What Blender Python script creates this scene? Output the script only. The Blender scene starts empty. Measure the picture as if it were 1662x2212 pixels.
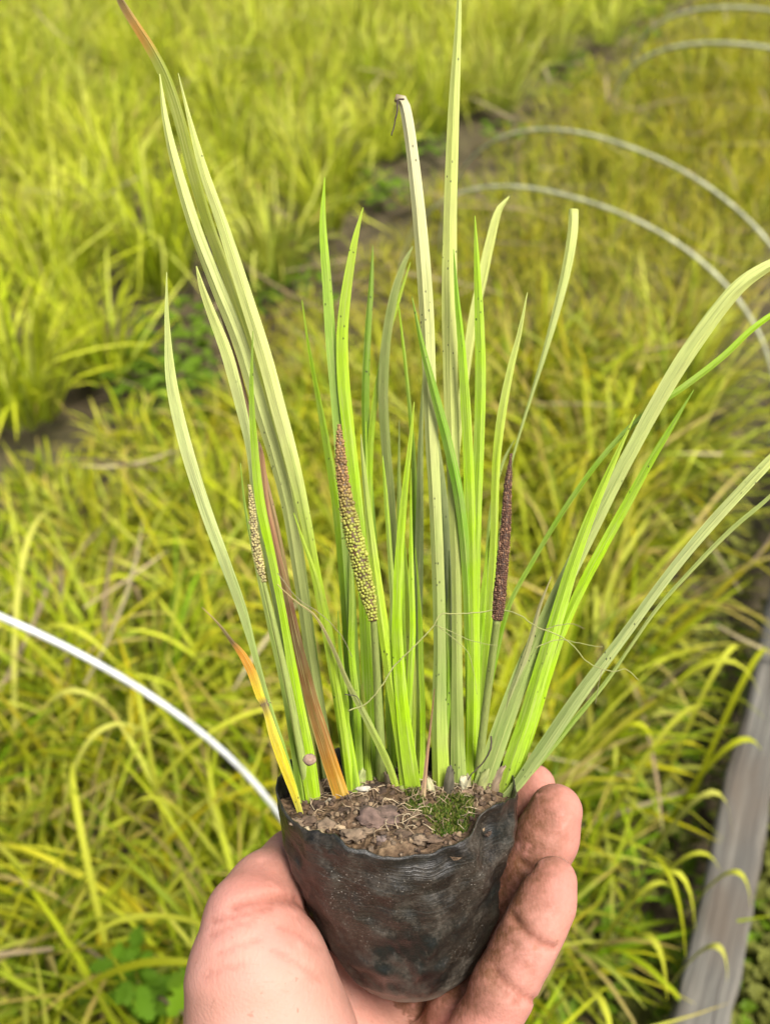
import bpy, bmesh, math, random
import numpy as np
from mathutils import Vector, Matrix, noise

random.seed(11)
rng = np.random.default_rng(7)
sc = bpy.context.scene
col = sc.collection

# ------------------------------------------------------------------ camera, sky, sun, exposure
CAM_Z, PITCH, HALF = 0.95, math.radians(38), math.radians(27)
K = math.tan(HALF) / 1106.0                     # tangent per photo pixel (photo read at 1662 x 2212)
cam_data = bpy.data.cameras.new('camera')
cam = bpy.data.objects.new('camera', cam_data)
col.objects.link(cam)
cam.location = (0, 0, CAM_Z)
cam.rotation_euler = (math.pi / 2 - PITCH, 0, 0)
cam_data.sensor_fit = 'VERTICAL'
cam_data.sensor_height = 24
cam_data.lens = 12 / math.tan(HALF)
cam_data.clip_start = 0.01
cam_data.clip_end = 1000
cam_data.dof.use_dof = True
cam_data.dof.focus_distance = 0.315
cam_data.dof.aperture_fstop = 7.6
sc.camera = cam

SUN_EL, SUN_AZ = 63.0, 138.0                    # azimuth clockwise from +Y (north)
world = bpy.data.worlds.new('World')
sc.world = world
world.use_nodes = True
wn = world.node_tree
sky = wn.nodes.new('ShaderNodeTexSky')
sky.sky_type = 'NISHITA'
sky.sun_disc = False
sky.sun_elevation = math.radians(SUN_EL)
sky.sun_rotation = math.radians(SUN_AZ)
sky.air_density = 1.0
sky.dust_density = 6.0
sky.ozone_density = 0.6
wn.links.new(sky.outputs[0], wn.nodes['Background'].inputs[0])
wn.nodes['Background'].inputs[1].default_value = 0.078
sl = bpy.data.lights.new('sun', 'SUN')
sl.energy = 3.2
sl.angle = math.radians(24)
sl.color = (1.0, 0.98, 0.94)
so = bpy.data.objects.new('sun', sl)
col.objects.link(so)
el, az = math.radians(SUN_EL), math.radians(SUN_AZ)
to_sun = Vector((math.sin(az) * math.cos(el), math.cos(az) * math.cos(el), math.sin(el)))
so.rotation_euler = to_sun.to_track_quat('Z', 'Y').to_euler()
so.location = (0, 0, 5)
sc.view_settings.view_transform = 'Standard'
sc.view_settings.look = 'None'
sc.view_settings.gamma = 1
sc.view_settings.exposure = 0.92
sc.view_settings.use_curve_mapping = False
sc.render.engine = 'CYCLES'
sc.cycles.max_bounces = 8
sc.cycles.transparent_max_bounces = 8

# ------------------------------------------------------------------ helpers
cp, sp = math.cos(PITCH), math.sin(PITCH)
CAMROT = np.array([[1, 0, 0], [0, sp, -cp], [0, cp, sp]], float)   # camera x,y,z axes -> world columns
CAMPOS = np.array([0, 0, CAM_Z])

def c2w(p):
    return np.asarray(p, float) @ CAMROT.T + CAMPOS

def cpt(u, v, d):
    return np.array([(u - 831) * K * d, -(v - 1106) * K * d, -d])

def ground(u, v, z=0.0):
    r = CAMROT @ np.array([(u - 831) * K, -(v - 1106) * K, -1.0])
    t = (z - CAM_Z) / r[2]
    return CAMPOS + r * t

def props(o, label=None, category=None, group=None, kind=None):
    if label: o['label'] = label
    if category: o['category'] = category
    if group: o['group'] = group
    if kind: o['kind'] = kind
    return o

def mesh_obj(name, verts, faces, mat=None, parent=None, smooth=True, cols=None, uvs=None, sharp=None):
    me = bpy.data.meshes.new(name)
    verts = np.asarray(verts, float)
    if parent is not None:
        verts = verts - np.array(parent['_org'] if '_org' in parent else parent.location)
    if isinstance(faces, np.ndarray) and faces.ndim == 2:
        n, k = faces.shape
        me.vertices.add(len(verts)); me.loops.add(n * k); me.polygons.add(n)
        me.vertices.foreach_set('co', verts.astype(np.float32).ravel())
        me.loops.foreach_set('vertex_index', faces.astype(np.int32).ravel())
        me.polygons.foreach_set('loop_start', np.arange(0, n * k, k, dtype=np.int32))
        me.update(calc_edges=True)
    else:
        me.from_pydata([tuple(v) for v in verts], [], [tuple(int(i) for i in f) for f in faces])
        me.update()
    if smooth:
        me.polygons.foreach_set('use_smooth', np.ones(len(me.polygons), bool))
    if cols is not None:
        a = me.color_attributes.new('col', 'FLOAT_COLOR', 'POINT')
        c4 = np.ones((len(verts), 4), np.float32)
        c4[:, :np.asarray(cols).shape[1]] = cols
        a.data.foreach_set('color', c4.ravel())
    if uvs is not None:
        a = me.attributes.new('st', 'FLOAT_VECTOR', 'POINT')
        u3 = np.zeros((len(verts), 3), np.float32)
        u3[:, :np.asarray(uvs).shape[1]] = uvs
        a.data.foreach_set('vector', u3.ravel())
    if mat: me.materials.append(mat)
    o = bpy.data.objects.new(name, me)
    col.objects.link(o)
    if parent is not None:
        o.parent = parent
    return o

def empty(name, loc):
    o = bpy.data.objects.new(name, None)
    col.objects.link(o)
    o.location = tuple(loc)
    o.empty_display_size = 0.05
    return o

class NT:
    def __init__(self, name):
        self.m = bpy.data.materials.new(name)
        self.m.use_nodes = True
        self.t = self.m.node_tree
        self.b = self.t.nodes['Principled BSDF']
        self.out = self.t.nodes['Material Output']
    def n(self, typ, **kw):
        x = self.t.nodes.new(typ)
        for k, v in kw.items(): setattr(x, k, v)
        return x
    def l(self, a, b): self.t.links.new(a, b)
    def attr(self, name):
        return self.n('ShaderNodeAttribute', attribute_name=name)
    def tex(self, typ, scale, vec=None, **inp):
        x = self.n('ShaderNodeTex' + typ)
        x.inputs['Scale'].default_value = scale
        for k, v in inp.items(): x.inputs[k].default_value = v
        if vec is not None: self.l(vec, x.inputs['Vector'])
        return x
    def obj(self):
        return self.n('ShaderNodeTexCoord').outputs['Object']
    def mapping(self, vec, scale=(1, 1, 1), rot=(0, 0, 0)):
        x = self.n('ShaderNodeMapping')
        x.inputs['Scale'].default_value = scale
        x.inputs['Rotation'].default_value = rot
        self.l(vec, x.inputs['Vector'])
        return x.outputs[0]
    def ramp(self, fac, stops):
        x = self.n('ShaderNodeValToRGB')
        e = x.color_ramp.elements
        while len(e) < len(stops): e.new(0.5)
        for el_, (p, c) in zip(e, stops):
            el_.position = p
            el_.color = (c, c, c, 1) if isinstance(c, (int, float)) else (*c, 1)
        self.l(fac, x.inputs[0])
        return x.outputs[0]
    def mix(self, fac, a, b, mode='MIX'):
        x = self.n('ShaderNodeMix', data_type='RGBA', blend_type=mode)
        for sock, val in ((x.inputs[0], fac), (x.inputs[6], a), (x.inputs[7], b)):
            if hasattr(val, 'is_linked') or hasattr(val, 'links'):
                self.l(val, sock)
            elif isinstance(val, (int, float)):
                sock.default_value = val if sock.type == 'VALUE' else (val, val, val, 1)
            else:
                sock.default_value = (*val, 1)
        return x.outputs[2]
    def math(self, op, a, b=0.5):
        x = self.n('ShaderNodeMath', operation=op)
        for i, val in enumerate((a, b)):
            if hasattr(val, 'links'): self.l(val, x.inputs[i])
            else: x.inputs[i].default_value = val
        return x.outputs[0]
    def bump(self, h, strength=0.3, dist=0.001):
        x = self.n('ShaderNodeBump')
        x.inputs['Strength'].default_value = strength
        x.inputs['Distance'].default_value = dist
        self.l(h, x.inputs['Height'])
        self.l(x.outputs[0], self.b.inputs['Normal'])
        return x.outputs[0]
    def base(self, c):
        if hasattr(c, 'links'): self.l(c, self.b.inputs['Base Color'])
        else: self.b.inputs['Base Color'].default_value = (*c, 1)
    def set(self, **kw):
        for k, v in kw.items(): self.b.inputs[k.replace('_', ' ')].default_value = v
    def translucent(self, color, fac):
        tr = self.n('ShaderNodeBsdfTranslucent')
        self.l(color, tr.inputs[0])
        mx = self.n('ShaderNodeMixShader')
        mx.inputs[0].default_value = fac
        self.l(self.b.outputs[0], mx.inputs[1])
        self.l(tr.outputs[0], mx.inputs[2])
        self.l(mx.outputs[0], self.out.inputs['Surface'])

# ------------------------------------------------------------------ materials
def mat_leaf():
    m = NT('leaf_blade')
    a = m.attr('col').outputs['Color']
    st = m.attr('st').outputs['Vector']
    fib = m.tex('Noise', 1.0, m.mapping(st, (34, 2.2, 1)), Detail=3.0, Roughness=0.6)
    f = m.ramp(fib.outputs['Fac'], [(0.28, 0.60), (0.5, 1.0), (0.75, 1.18)])
    c = m.mix(1.0, a, f, 'MULTIPLY')
    st2 = m.tex('Noise', 1.0, m.mapping(st, (9, 0.5, 1)), Detail=1.0)
    c = m.mix(m.ramp(st2.outputs['Fac'], [(0.56, 0.0), (0.66, 0.34)]), c, (0.56, 0.58, 0.20))
    c = m.mix(m.ramp(st2.outputs['Fac'], [(0.34, 0.42), (0.42, 0.0)]), c, (0.11, 0.17, 0.02))
    big = m.tex('Noise', 90, m.obj(), Detail=2.0)
    c = m.mix(m.ramp(big.outputs['Fac'], [(0.35, 0.0), (0.75, 0.28)]), c, (0.36, 0.34, 0.14))
    vo = m.tex('Voronoi', 620, m.mapping(m.obj(), (1, 0.6, 0.6)), Randomness=1.0)
    gate = m.tex('Noise', 60, m.obj(), Detail=1.0)
    spot = m.math('MULTIPLY', m.math('LESS_THAN', vo.outputs['Distance'], 0.17),
                  m.ramp(gate.outputs['Fac'], [(0.60, 0.0), (0.66, 1.0)]))
    c = m.mix(m.math('MULTIPLY', spot, 0.75), c, (0.035, 0.035, 0.015))
    m.base(c)
    m.set(Roughness=0.48)
    m.b.inputs['Specular IOR Level'].default_value = 0.35
    m.bump(fib.outputs['Fac'], 0.35, 0.0004)
    m.translucent(c, 0.22)
    return m.m

def mat_grass():
    m = NT('grass_blade')
    a = m.attr('col').outputs['Color']
    m.base(a)
    m.set(Roughness=0.6)
    m.b.inputs['Specular IOR Level'].default_value = 0.12
    m.translucent(a, 0.24)
    return m.m

def mat_attr(name, rough=0.8, bump=None, var=0.35):
    m = NT(name)
    a = m.attr('col').outputs['Color']
    nz = m.tex('Noise', 400, m.obj(), Detail=4.0)
    m.base(m.mix(1.0, a, m.ramp(nz.outputs['Fac'], [(0.25, 1 - var), (0.7, 1 + var)]), 'MULTIPLY'))
    m.set(Roughness=rough)
    if bump: m.bump(nz.outputs['Fac'], *bump)
    return m.m

def mat_skin():
    m = NT('skin')
    a = m.attr('col')
    sep = m.n('ShaderNodeSeparateColor')
    m.l(a.outputs['Color'], sep.inputs[0])
    dirt_shade, red, crease = sep.outputs[0], sep.outputs[1], sep.outputs[2]
    o = m.obj()
    n1 = m.tex('Noise', 55, o, Detail=3.0)
    n2 = m.tex('Noise', 170, o, Detail=5.0)
    c = m.mix(m.ramp(n1.outputs['Fac'], [(0.3, 0.0), (0.7, 1.0)]), (0.49, 0.25, 0.185), (0.55, 0.28, 0.22))
    c = m.mix(m.math('MULTIPLY', red, 0.75), c, (0.52, 0.20, 0.155))
    c = m.mix(m.math('MULTIPLY', m.ramp(n2.outputs['Fac'], [(0.35, 0.0), (0.8, 1.0)]), 0.18), c, (0.55, 0.25, 0.17))
    n6 = m.tex('Noise', 38, o, Detail=2.0)
    c = m.mix(m.math('MULTIPLY', m.ramp(n6.outputs['Fac'], [(0.5, 0.0), (0.68, 1.0)]), 0.35), c, (0.50, 0.19, 0.15))
    n7 = m.tex('Noise', 420, m.mapping(o, (0.25, 1.6, 1.0), (0.3, 0.2, 0.5)), Detail=4.0, Roughness=0.7)
    c = m.mix(m.math('MULTIPLY', m.ramp(n7.outputs['Fac'], [(0.58, 0.0), (0.68, 1.0)]), 0.22), c, (0.36, 0.15, 0.10))
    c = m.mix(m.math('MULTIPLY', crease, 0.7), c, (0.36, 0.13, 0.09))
    n3 = m.tex('Noise', 240, o, Detail=6.0, Roughness=0.7)
    dm = m.math('MULTIPLY', dirt_shade, m.ramp(n3.outputs['Fac'], [(0.3, 0.5), (0.6, 1.0)]))
    c = m.mix(dm, c, (0.12, 0.052, 0.02))  # brown for soil smears and for shade painted into the skin
    n4 = m.tex('Noise', 300, o, Detail=2.0)
    fl = m.math('MULTIPLY', m.ramp(n4.outputs['Fac'], [(0.70, 0.0), (0.76, 1.0)]), 0.45)
    c = m.mix(fl, c, (0.22, 0.10, 0.05))
    m.base(c)
    m.set(Roughness=0.62)
    m.b.inputs['Specular IOR Level'].default_value = 0.25
    m.b.inputs['Subsurface Weight'].default_value = 0.18
    m.b.inputs['Subsurface Radius'].default_value = (1.0, 0.35, 0.2)
    m.b.inputs['Subsurface Scale'].default_value = 0.004
    v = m.tex('Voronoi', 1100, m.mapping(o, (1, 0.5, 1)))
    n5 = m.tex('Noise', 700, m.mapping(o, (1, 0.35, 0.8)), Detail=3.0)
    h = m.math('ADD', v.outputs['Distance'], m.math('MULTIPLY', n5.outputs['Fac'], 1.3))
    m.bump(h, 0.3, 0.0003)
    return m.m

def mat_film():
    m = NT('black_film')
    o = m.attr('st').outputs['Vector']      # around (m), down (m), -
    ob = m.obj()
    lines = m.tex('Noise', 1.0, m.mapping(o, (14, 1300, 1)), Detail=4.0, Roughness=0.65)
    lo = m.tex('Noise', 60, ob, Detail=5.0, Roughness=0.65)
    fine = m.tex('Noise', 700, ob, Detail=6.0, Roughness=0.75)
    sepv = m.n('ShaderNodeSeparateXYZ')
    m.l(o, sepv.inputs[0])
    topz = m.ramp(sepv.outputs[1], [(0.0, 1.0), (0.02, 0.75), (0.034, 0.0)])
    botz = m.ramp(sepv.outputs[1], [(0.053, 0.0), (0.060, 1.0)])
    c = m.mix(m.ramp(lo.outputs['Fac'], [(0.35, 0.0), (0.65, 1.0)]), (0.005, 0.005, 0.0045), (0.009, 0.012, 0.010))
    mud = m.tex('Noise', 34, ob, Detail=7.0, Roughness=0.7)
    c = m.mix(m.math('MULTIPLY', m.ramp(mud.outputs['Fac'], [(0.42, 0.0), (0.60, 1.0)]), 0.75), c, (0.022, 0.016, 0.010))
    patch = m.tex('Noise', 75, m.mapping(ob, (1, 1, 1), (0.5, 0.3, 0.9)), Detail=6.0, Roughness=0.72)
    dust = m.math('MULTIPLY', m.ramp(fine.outputs['Fac'], [(0.36, 0.15), (0.68, 1.0)]),
                  m.ramp(patch.outputs['Fac'], [(0.48, 0.0), (0.66, 0.85)]))
    c = m.mix(dust, c, (0.115, 0.097, 0.072))
    streak = m.math('MULTIPLY', m.ramp(lines.outputs['Fac'], [(0.55, 0.0), (0.72, 0.55)]), topz)
    streak = m.math('MULTIPLY', streak, m.ramp(lo.outputs['Fac'], [(0.38, 0.15), (0.6, 1.0)]))
    c = m.mix(streak, c, (0.13, 0.125, 0.105))
    crust = m.math('MULTIPLY', m.ramp(patch.outputs['Fac'], [(0.42, 0.0), (0.52, 0.9)]), botz)
    c = m.mix(crust, c, (0.26, 0.22, 0.16))
    grain = m.tex('Noise', 1500, ob, Detail=3.0, Roughness=0.8)
    c = m.mix(m.math('MULTIPLY', m.ramp(grain.outputs['Fac'], [(0.55, 0.0), (0.66, 0.6)]), m.ramp(mud.outputs['Fac'], [(0.40, 0.1), (0.56, 1.0)])), c, (0.12, 0.10, 0.075))
    speck = m.tex('Voronoi', 900, ob)
    sg = m.math('MULTIPLY', m.math('LESS_THAN', speck.outputs['Distance'], 0.16), m.ramp(mud.outputs['Fac'], [(0.52, 0.0), (0.58, 0.7)]))
    c = m.mix(sg, c, (0.34, 0.31, 0.26))
    m.base(c)
    rr = m.n('ShaderNodeMix', data_type='FLOAT')
    m.l(m.math('MAXIMUM', dust, m.math('MAXIMUM', streak, crust)), rr.inputs[0])
    rr.inputs[2].default_value = 0.30
    rr.inputs[3].default_value = 0.85
    m.l(rr.outputs[0], m.b.inputs['Roughness'])
    h = m.math('MULTIPLY', lines.outputs['Fac'], m.math('ADD', topz, 0.12))
    h = m.math('ADD', h, m.math('MULTIPLY', lo.outputs['Fac'], 1.1))
    h = m.math('ADD', h, m.math('MULTIPLY', fine.outputs['Fac'], 0.45))
    h = m.math('ADD', h, m.math('MULTIPLY', crust, 0.6))
    m.bump(h, 0.4, 0.0012)
    return m.m

def mat_soil(name='soil_crumb', scale=1.0):
    m = NT(name)
    o = m.obj()
    a = m.tex('Noise', 160 * scale, o, Detail=8.0, Roughness=0.75)
    b = m.tex('Noise', 40 * scale, o, Detail=3.0)
    v = m.tex('Voronoi', 520 * scale, o)
    c = m.ramp(a.outputs['Fac'], [(0.28, (0.022, 0.013, 0.007)), (0.5, (0.10, 0.062, 0.033)), (0.72, (0.26, 0.18, 0.10))])
    c = m.mix(m.ramp(b.outputs['Fac'], [(0.4, 0.0), (0.7, 0.5)]), c, (0.17, 0.115, 0.08))
    c = m.mix(1.0, c, m.ramp(v.outputs['Distance'], [(0.0, 0.6), (0.5, 1.15)]), 'MULTIPLY')
    m.base(c)
    m.set(Roughness=0.9)
    m.b.inputs['Specular IOR Level'].default_value = 0.2
    h = m.math('ADD', a.outputs['Fac'], v.outputs['Distance'])
    m.bump(h, 0.9, 0.0018 / scale)
    return m.m

def mat_ground():
    m = NT('field_soil')
    o = m.obj()
    a = m.tex('Noise', 22, o, Detail=9.0, Roughness=0.72)
    b = m.tex('Noise', 2.6, o, Detail=4.0)
    c = m.ramp(a.outputs['Fac'], [(0.3, (0.025, 0.017, 0.009)), (0.5, (0.085, 0.064, 0.028)), (0.72, (0.20, 0.155, 0.075))])
    c = m.mix(m.ramp(b.outputs['Fac'], [(0.5, 0.0), (0.7, 0.4)]), c, (0.06, 0.07, 0.012))
    m.base(c)
    m.set(Roughness=0.95)
    m.bump(a.outputs['Fac'], 0.8, 0.02)
    return m.m

def mat_wood():
    m = NT('weathered_wood')
    o = m.attr('st').outputs['Vector']     # across, along (m)
    g = m.tex('Noise', 1.0, m.mapping(o, (160, 5, 160)), Detail=6.0, Roughness=0.7)
    b = m.tex('Noise', 1.0, m.mapping(o, (26, 9, 26)), Detail=4.0)
    w = m.tex('Noise', 1.0, m.mapping(o, (300, 3, 300)), Detail=2.0)
    c = m.ramp(g.outputs['Fac'], [(0.25, (0.04, 0.037, 0.034)), (0.5, (0.10, 0.094, 0.076)), (0.75, (0.25, 0.235, 0.19))])
    c = m.mix(m.ramp(b.outputs['Fac'], [(0.42, 0.0), (0.68, 0.7)]), c, (0.10, 0.075, 0.05))
    c = m.mix(m.ramp(w.outputs['Fac'], [(0.30, 0.9), (0.38, 0.0)]), c, (0.03, 0.025, 0.02))
    m.base(c)
    m.set(Roughness=0.85)
    m.bump(g.outputs['Fac'], 0.7, 0.002)
    return m.m

def mat_plain(name, color, rough, var=0.15, scale=60):
    m = NT(name)
    n = m.tex('Noise', scale, m.obj(), Detail=5.0)
    m.base(m.mix(1.0, color, m.ramp(n.outputs['Fac'], [(0.3, 1 - var), (0.7, 1 + var)]), 'MULTIPLY'))
    m.set(Roughness=rough)
    return m.m

M_LEAF, M_GRASS, M_SKIN, M_FILM = mat_leaf(), mat_grass(), mat_skin(), mat_film()
M_SOIL, M_GROUND, M_WOOD = mat_soil(), mat_ground(), mat_wood()
M_SPIKE = mat_attr('spike_beads', 0.55, (0.3, 0.0004), 0.25)
M_ROOT = mat_attr('root_fibre', 0.7, None, 0.25)
M_CLOD = mat_attr('clod', 0.95, (0.9, 0.0012), 0.5)
M_ROD_W = mat_plain('white_plastic_rod', (0.62, 0.64, 0.61), 0.45, 0.2)
M_ROD_G = mat_plain('weathered_rod', (0.42, 0.43, 0.27), 0.6, 0.4, 45)
M_NAIL = mat_plain('nail', (0.42, 0.28, 0.18), 0.6, 0.1)

# ------------------------------------------------------------------ ground and path line
def smoothstep(a, b, x):
    t = np.clip((x - a) / (b - a), 0, 1)
    return t * t * (3 - 2 * t)

PATH = np.array([ground(u, v)[:2] for u, v in
                 ((-420, 1180), (0, 985), (230, 850), (430, 735), (640, 590), (800, 470), (960, 360), (1130, 240), (1260, 150), (1400, 60), (1560, -30))])
PATH_W = np.array([0.17, 0.16, 0.15, 0.13, 0.10, 0.075, 0.06, 0.05, 0.045, 0.045, 0.045])

def path_dist(P):
    """signed distance to the furrow (negative on its far, left-hand side) and its local half width"""
    best = np.full(len(P), 1e9); sign = np.ones(len(P)); hw = np.zeros(len(P))
    for i in range(len(PATH) - 1):
        a, b = PATH[i], PATH[i + 1]
        ab = b - a
        t = np.clip(((P - a) @ ab) / (ab @ ab), 0, 1)
        q = a + t[:, None] * ab
        d = np.linalg.norm(P - q, axis=1)
        s = np.sign(ab[0] * (P[:, 1] - a[1]) - ab[1] * (P[:, 0] - a[0]))
        m = d < best
        best[m] = d[m]; sign[m] = -s[m]; hw[m] = (PATH_W[i] + t * (PATH_W[i + 1] - PATH_W[i]))[m]
    return best * sign, hw

PLANK_Z = 0.13
PLANK_A, PLANK_B = ground(1735, 1130, PLANK_Z), ground(1492, 2330, PLANK_Z)
PD = (PLANK_A - PLANK_B)[:2]; PD /= np.linalg.norm(PD)
PN = np.array([PD[1], -PD[0]])

def plank_dist(P):
    return (P - PLANK_B[:2]) @ PN      # + = right of the plank

def build_ground():
    xs = np.concatenate([[-300, -80, -25, -10], np.linspace(-5, 5, 140), [10, 25, 80, 300]])
    ys = np.concatenate([[-300, -80, -20, -5], np.linspace(-1, 10, 150), [16, 30, 80, 300]])
    X, Y = np.meshgrid(xs, ys, indexing='ij')
    P = np.stack([X.ravel(), Y.ravel()], 1)
    d, hw = path_dist(P)
    near = (np.abs(P[:, 0]) < 5.1) & (P[:, 1] > -1.1) & (P[:, 1] < 10.1)
    z = np.where(near, -0.045 * np.exp(-(d / 0.16) ** 2), 0)
    z += np.array([noise.noise((p[0] * 5, p[1] * 5, 0)) * 0.012 if n else 0 for p, n in zip(P, near)])
    n, k = X.shape
    idx = np.arange(n * k).reshape(n, k)
    F = np.stack([idx[:-1, :-1], idx[1:, :-1], idx[1:, 1:], idx[:-1, 1:]], -1).reshape(-1, 4)
    o = mesh_obj('ground', np.column_stack([P, z]), F, M_GROUND)
    props(o, 'brown soil of the nursery field between the grass beds', 'ground', kind='structure')

build_ground()

# ------------------------------------------------------------------ grass blades
def blade_mesh(B, az, L, W, phi0, phi1, power, cb, ct, twist, S=6, kink=None, tipdry=None):
    """numpy blades: base points, azimuth, length, width, start and end lean from vertical -> verts, quads, colours"""
    N = len(B)
    s = np.linspace(0, 1, S + 1)
    phi = phi0[:, None] + (phi1 - phi0)[:, None] * s[None, :] ** power[:, None]
    if kink is not None:
        phi = phi + kink[0][:, None] * (s[None, :] > kink[1][:, None])
    ds = L[:, None] / S
    mid = 0.5 * (phi[:, 1:] + phi[:, :-1])
    r = np.concatenate([np.zeros((N, 1)), np.cumsum(np.sin(mid) * ds, 1)], 1)
    z = np.concatenate([np.zeros((N, 1)), np.cumsum(np.cos(mid) * ds, 1)], 1)
    az2 = az[:, None] + twist[:, None] * 0.35 * s[None, :]
    cx = B[:, None, 0] + r * np.sin(az2)
    cy = B[:, None, 1] + r * np.cos(az2)
    cz = np.maximum(B[:, None, 2] + z, 0.006)
    wd = (0.75 + 0.5 * s) * np.clip((1 - s) * 3.2, 0.03, 1) ** 0.8
    hw = 0.5 * W[:, None] * wd[None, :]
    ta = az[:, None] + math.pi / 2 + twist[:, None] * (0.4 + 0.6 * s[None, :])
    dx, dy = np.sin(ta) * hw, np.cos(ta) * hw
    dz = hw * 0.35 * np.sin(twist)[:, None]
    V = np.empty((N, S + 1, 2, 3))
    V[:, :, 0] = np.stack([cx - dx, cy - dy, cz - dz], -1)
    V[:, :, 1] = np.stack([cx + dx, cy + dy, cz + dz], -1)
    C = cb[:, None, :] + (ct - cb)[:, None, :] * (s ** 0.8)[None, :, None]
    if tipdry is not None:
        m = smoothstep(0, 0.12, s[None, :] - tipdry[:, None])[..., None]
        C = C * (1 - m) + np.array([0.40, 0.31, 0.07]) * m
    C = np.repeat(C[:, :, None, :], 2, 2)
    idx = np.arange(N * (S + 1) * 2).reshape(N, S + 1, 2)
    F = np.stack([idx[:, :-1, 0], idx[:, :-1, 1], idx[:, 1:, 1], idx[:, 1:, 0]], -1).reshape(-1, 4)
    return V.reshape(-1, 3), F, C.reshape(-1, 3)

PAL_LEFT = np.array([1.13, 1.14, 0.95]) * np.array([[0.34, 0.37, 0.015], [0.43, 0.44, 0.025], [0.52, 0.52, 0.06], [0.25, 0.31, 0.01], [0.56, 0.55, 0.14]])
PAL_RIGHT = np.array([1.00, 1.00, 0.55]) * np.array([[0.29, 0.30, 0.012], [0.37, 0.35, 0.02], [0.45, 0.43, 0.06], [0.20, 0.25, 0.01], [0.48, 0.45, 0.13], [0.40, 0.31, 0.02]])
PAL_NEAR = np.array([0.90, 0.93, 0.5]) * np.array([[0.28, 0.32, 0.012], [0.36, 0.37, 0.02], [0.47, 0.47, 0.07], [0.15, 0.24, 0.01], [0.52, 0.50, 0.16], [0.45, 0.36, 0.02]])

def clump_blades(centres, per, pal, Lr, Wr, lean, arch, spread, S=6, drop=0.06, scale=None):
    n = len(centres)
    cnt = rng.integers(int(per * 0.7), int(per * 1.3) + 1, n)
    ci = np.repeat(np.arange(n), cnt)
    N = len(ci)
    B = np.zeros((N, 3))
    rr = spread * np.sqrt(rng.random(N)); aa = rng.random(N) * 2 * math.pi
    B[:, :2] = centres[ci] + np.stack([rr * np.sin(aa), rr * np.cos(aa)], 1)
    size = rng.uniform(0.8, 1.18, n)[ci]
    az = aa + rng.normal(0, 0.55, N)
    L = rng.uniform(*Lr, N) * size * np.where(rng.random(N) < 0.25, 0.6, 1)
    if scale is not None: L = L * scale[ci]
    W = rng.uniform(*Wr, N)
    phi0 = np.abs(rng.normal(0, lean, N)) + rr / spread * lean * 0.5
    phi1 = phi0 + np.abs(rng.normal(arch, arch * 0.6, N))
    power = rng.uniform(1.2, 2.6, N)
    tint = rng.uniform(0.8, 1.15, n)[ci][:, None]
    pc = pal[rng.integers(0, len(pal), N)]
    pcl = pal[rng.integers(0, len(pal), n)][ci]
    cc = (0.6 * pc + 0.4 * pcl) * tint * rng.uniform(0.55, 1.32, (N, 1))
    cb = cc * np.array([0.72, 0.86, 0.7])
    dry = rng.random(N)
    straw = dry < drop
    cc[straw] = np.array([0.42, 0.34, 0.10]) * rng.uniform(0.6, 1.15, (straw.sum(), 1))
    cb[straw] = cc[straw] * 0.8
    tipdry = np.where(rng.random(N) < 0.22, rng.uniform(0.6, 0.95, N), 2.0)
    twist = rng.normal(0, 0.7, N)
    kink = (np.where(rng.random(N) < 0.14, rng.uniform(0.5, 1.5, N), 0), rng.uniform(0.35, 0.8, N))
    return blade_mesh(B, az, L, W, phi0, phi1, power, cb, cc, twist, S, kink, tipdry)

def grid_points(x0, x1, y0, y1, sp_, jit):
    xs = np.arange(x0, x1, sp_); ys = np.arange(y0, y1, sp_)
    X, Y = np.meshgrid(xs, ys)
    X = X + (np.arange(len(ys)) % 2)[:, None] * sp_ / 2
    P = np.stack([X.ravel(), Y.ravel()], 1)
    return P + rng.normal(0, jit, P.shape)

def in_view(P, margin=0.6):
    depth = P[:, 1] * cp + CAM_Z * sp
    xc = P[:, 0] / np.maximum(depth, 0.1)
    return (np.abs(xc) < 831 * K + margin / np.maximum(depth, 0.1)) & (depth > 0.3)

# far, left-hand bed: distinct upright clumps
CL = []   # countable clumps, built below
CLUMPS = [
    (58, 905, 1.0, 'pale yellow grass clump at the left picture edge beside the bare furrow'),
    (235, 815, 0.8, 'small splayed grass clump leaning right over the dark green furrow weeds'),
    (120, 660, 1.0, 'bright lime grass clump behind the pale clump at the left edge'),
    (345, 625, 1.05, 'tall upright bright yellow grass clump left of the long leaning leaves'),
    (590, 610, 0.95, 'upright yellow grass clump right behind the two long leaning pale leaves'),
    (700, 505, 0.8, 'grass clump on the furrow edge behind the two lime leaf tips'),
    (240, 460, 0.9, 'loose grass clump above the tall upright yellow clump'),
    (820, 345, 0.8, 'rounded grass clump left of the broken-tipped pale leaf, by the furrow'),
]
cl_xy = np.array([ground(u, v)[:2] for u, v, s, l in CLUMPS])

P = grid_points(-5.2, 4.5, 0.9, 9.5, 0.165, 0.04)
P = P[in_view(P)]
d, hw = path_dist(P)
left = d < -hw
PL = P[left]
dm = np.min(np.linalg.norm(PL[:, None] - cl_xy[None], axis=2), axis=1)
PL = PL[(dm > 0.13) & (rng.random(len(PL)) > 0.10)]
near = PL[:, 1] < 4.2
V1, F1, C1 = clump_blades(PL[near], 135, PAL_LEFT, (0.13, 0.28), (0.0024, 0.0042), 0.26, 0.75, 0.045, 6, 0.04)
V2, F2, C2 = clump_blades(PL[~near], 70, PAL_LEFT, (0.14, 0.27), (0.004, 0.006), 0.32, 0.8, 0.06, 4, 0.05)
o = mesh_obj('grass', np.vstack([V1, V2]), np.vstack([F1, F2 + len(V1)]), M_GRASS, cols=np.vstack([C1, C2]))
props(o, 'bright yellow green grass of the far bed left of the furrow', 'grass', kind='stuff')

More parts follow.
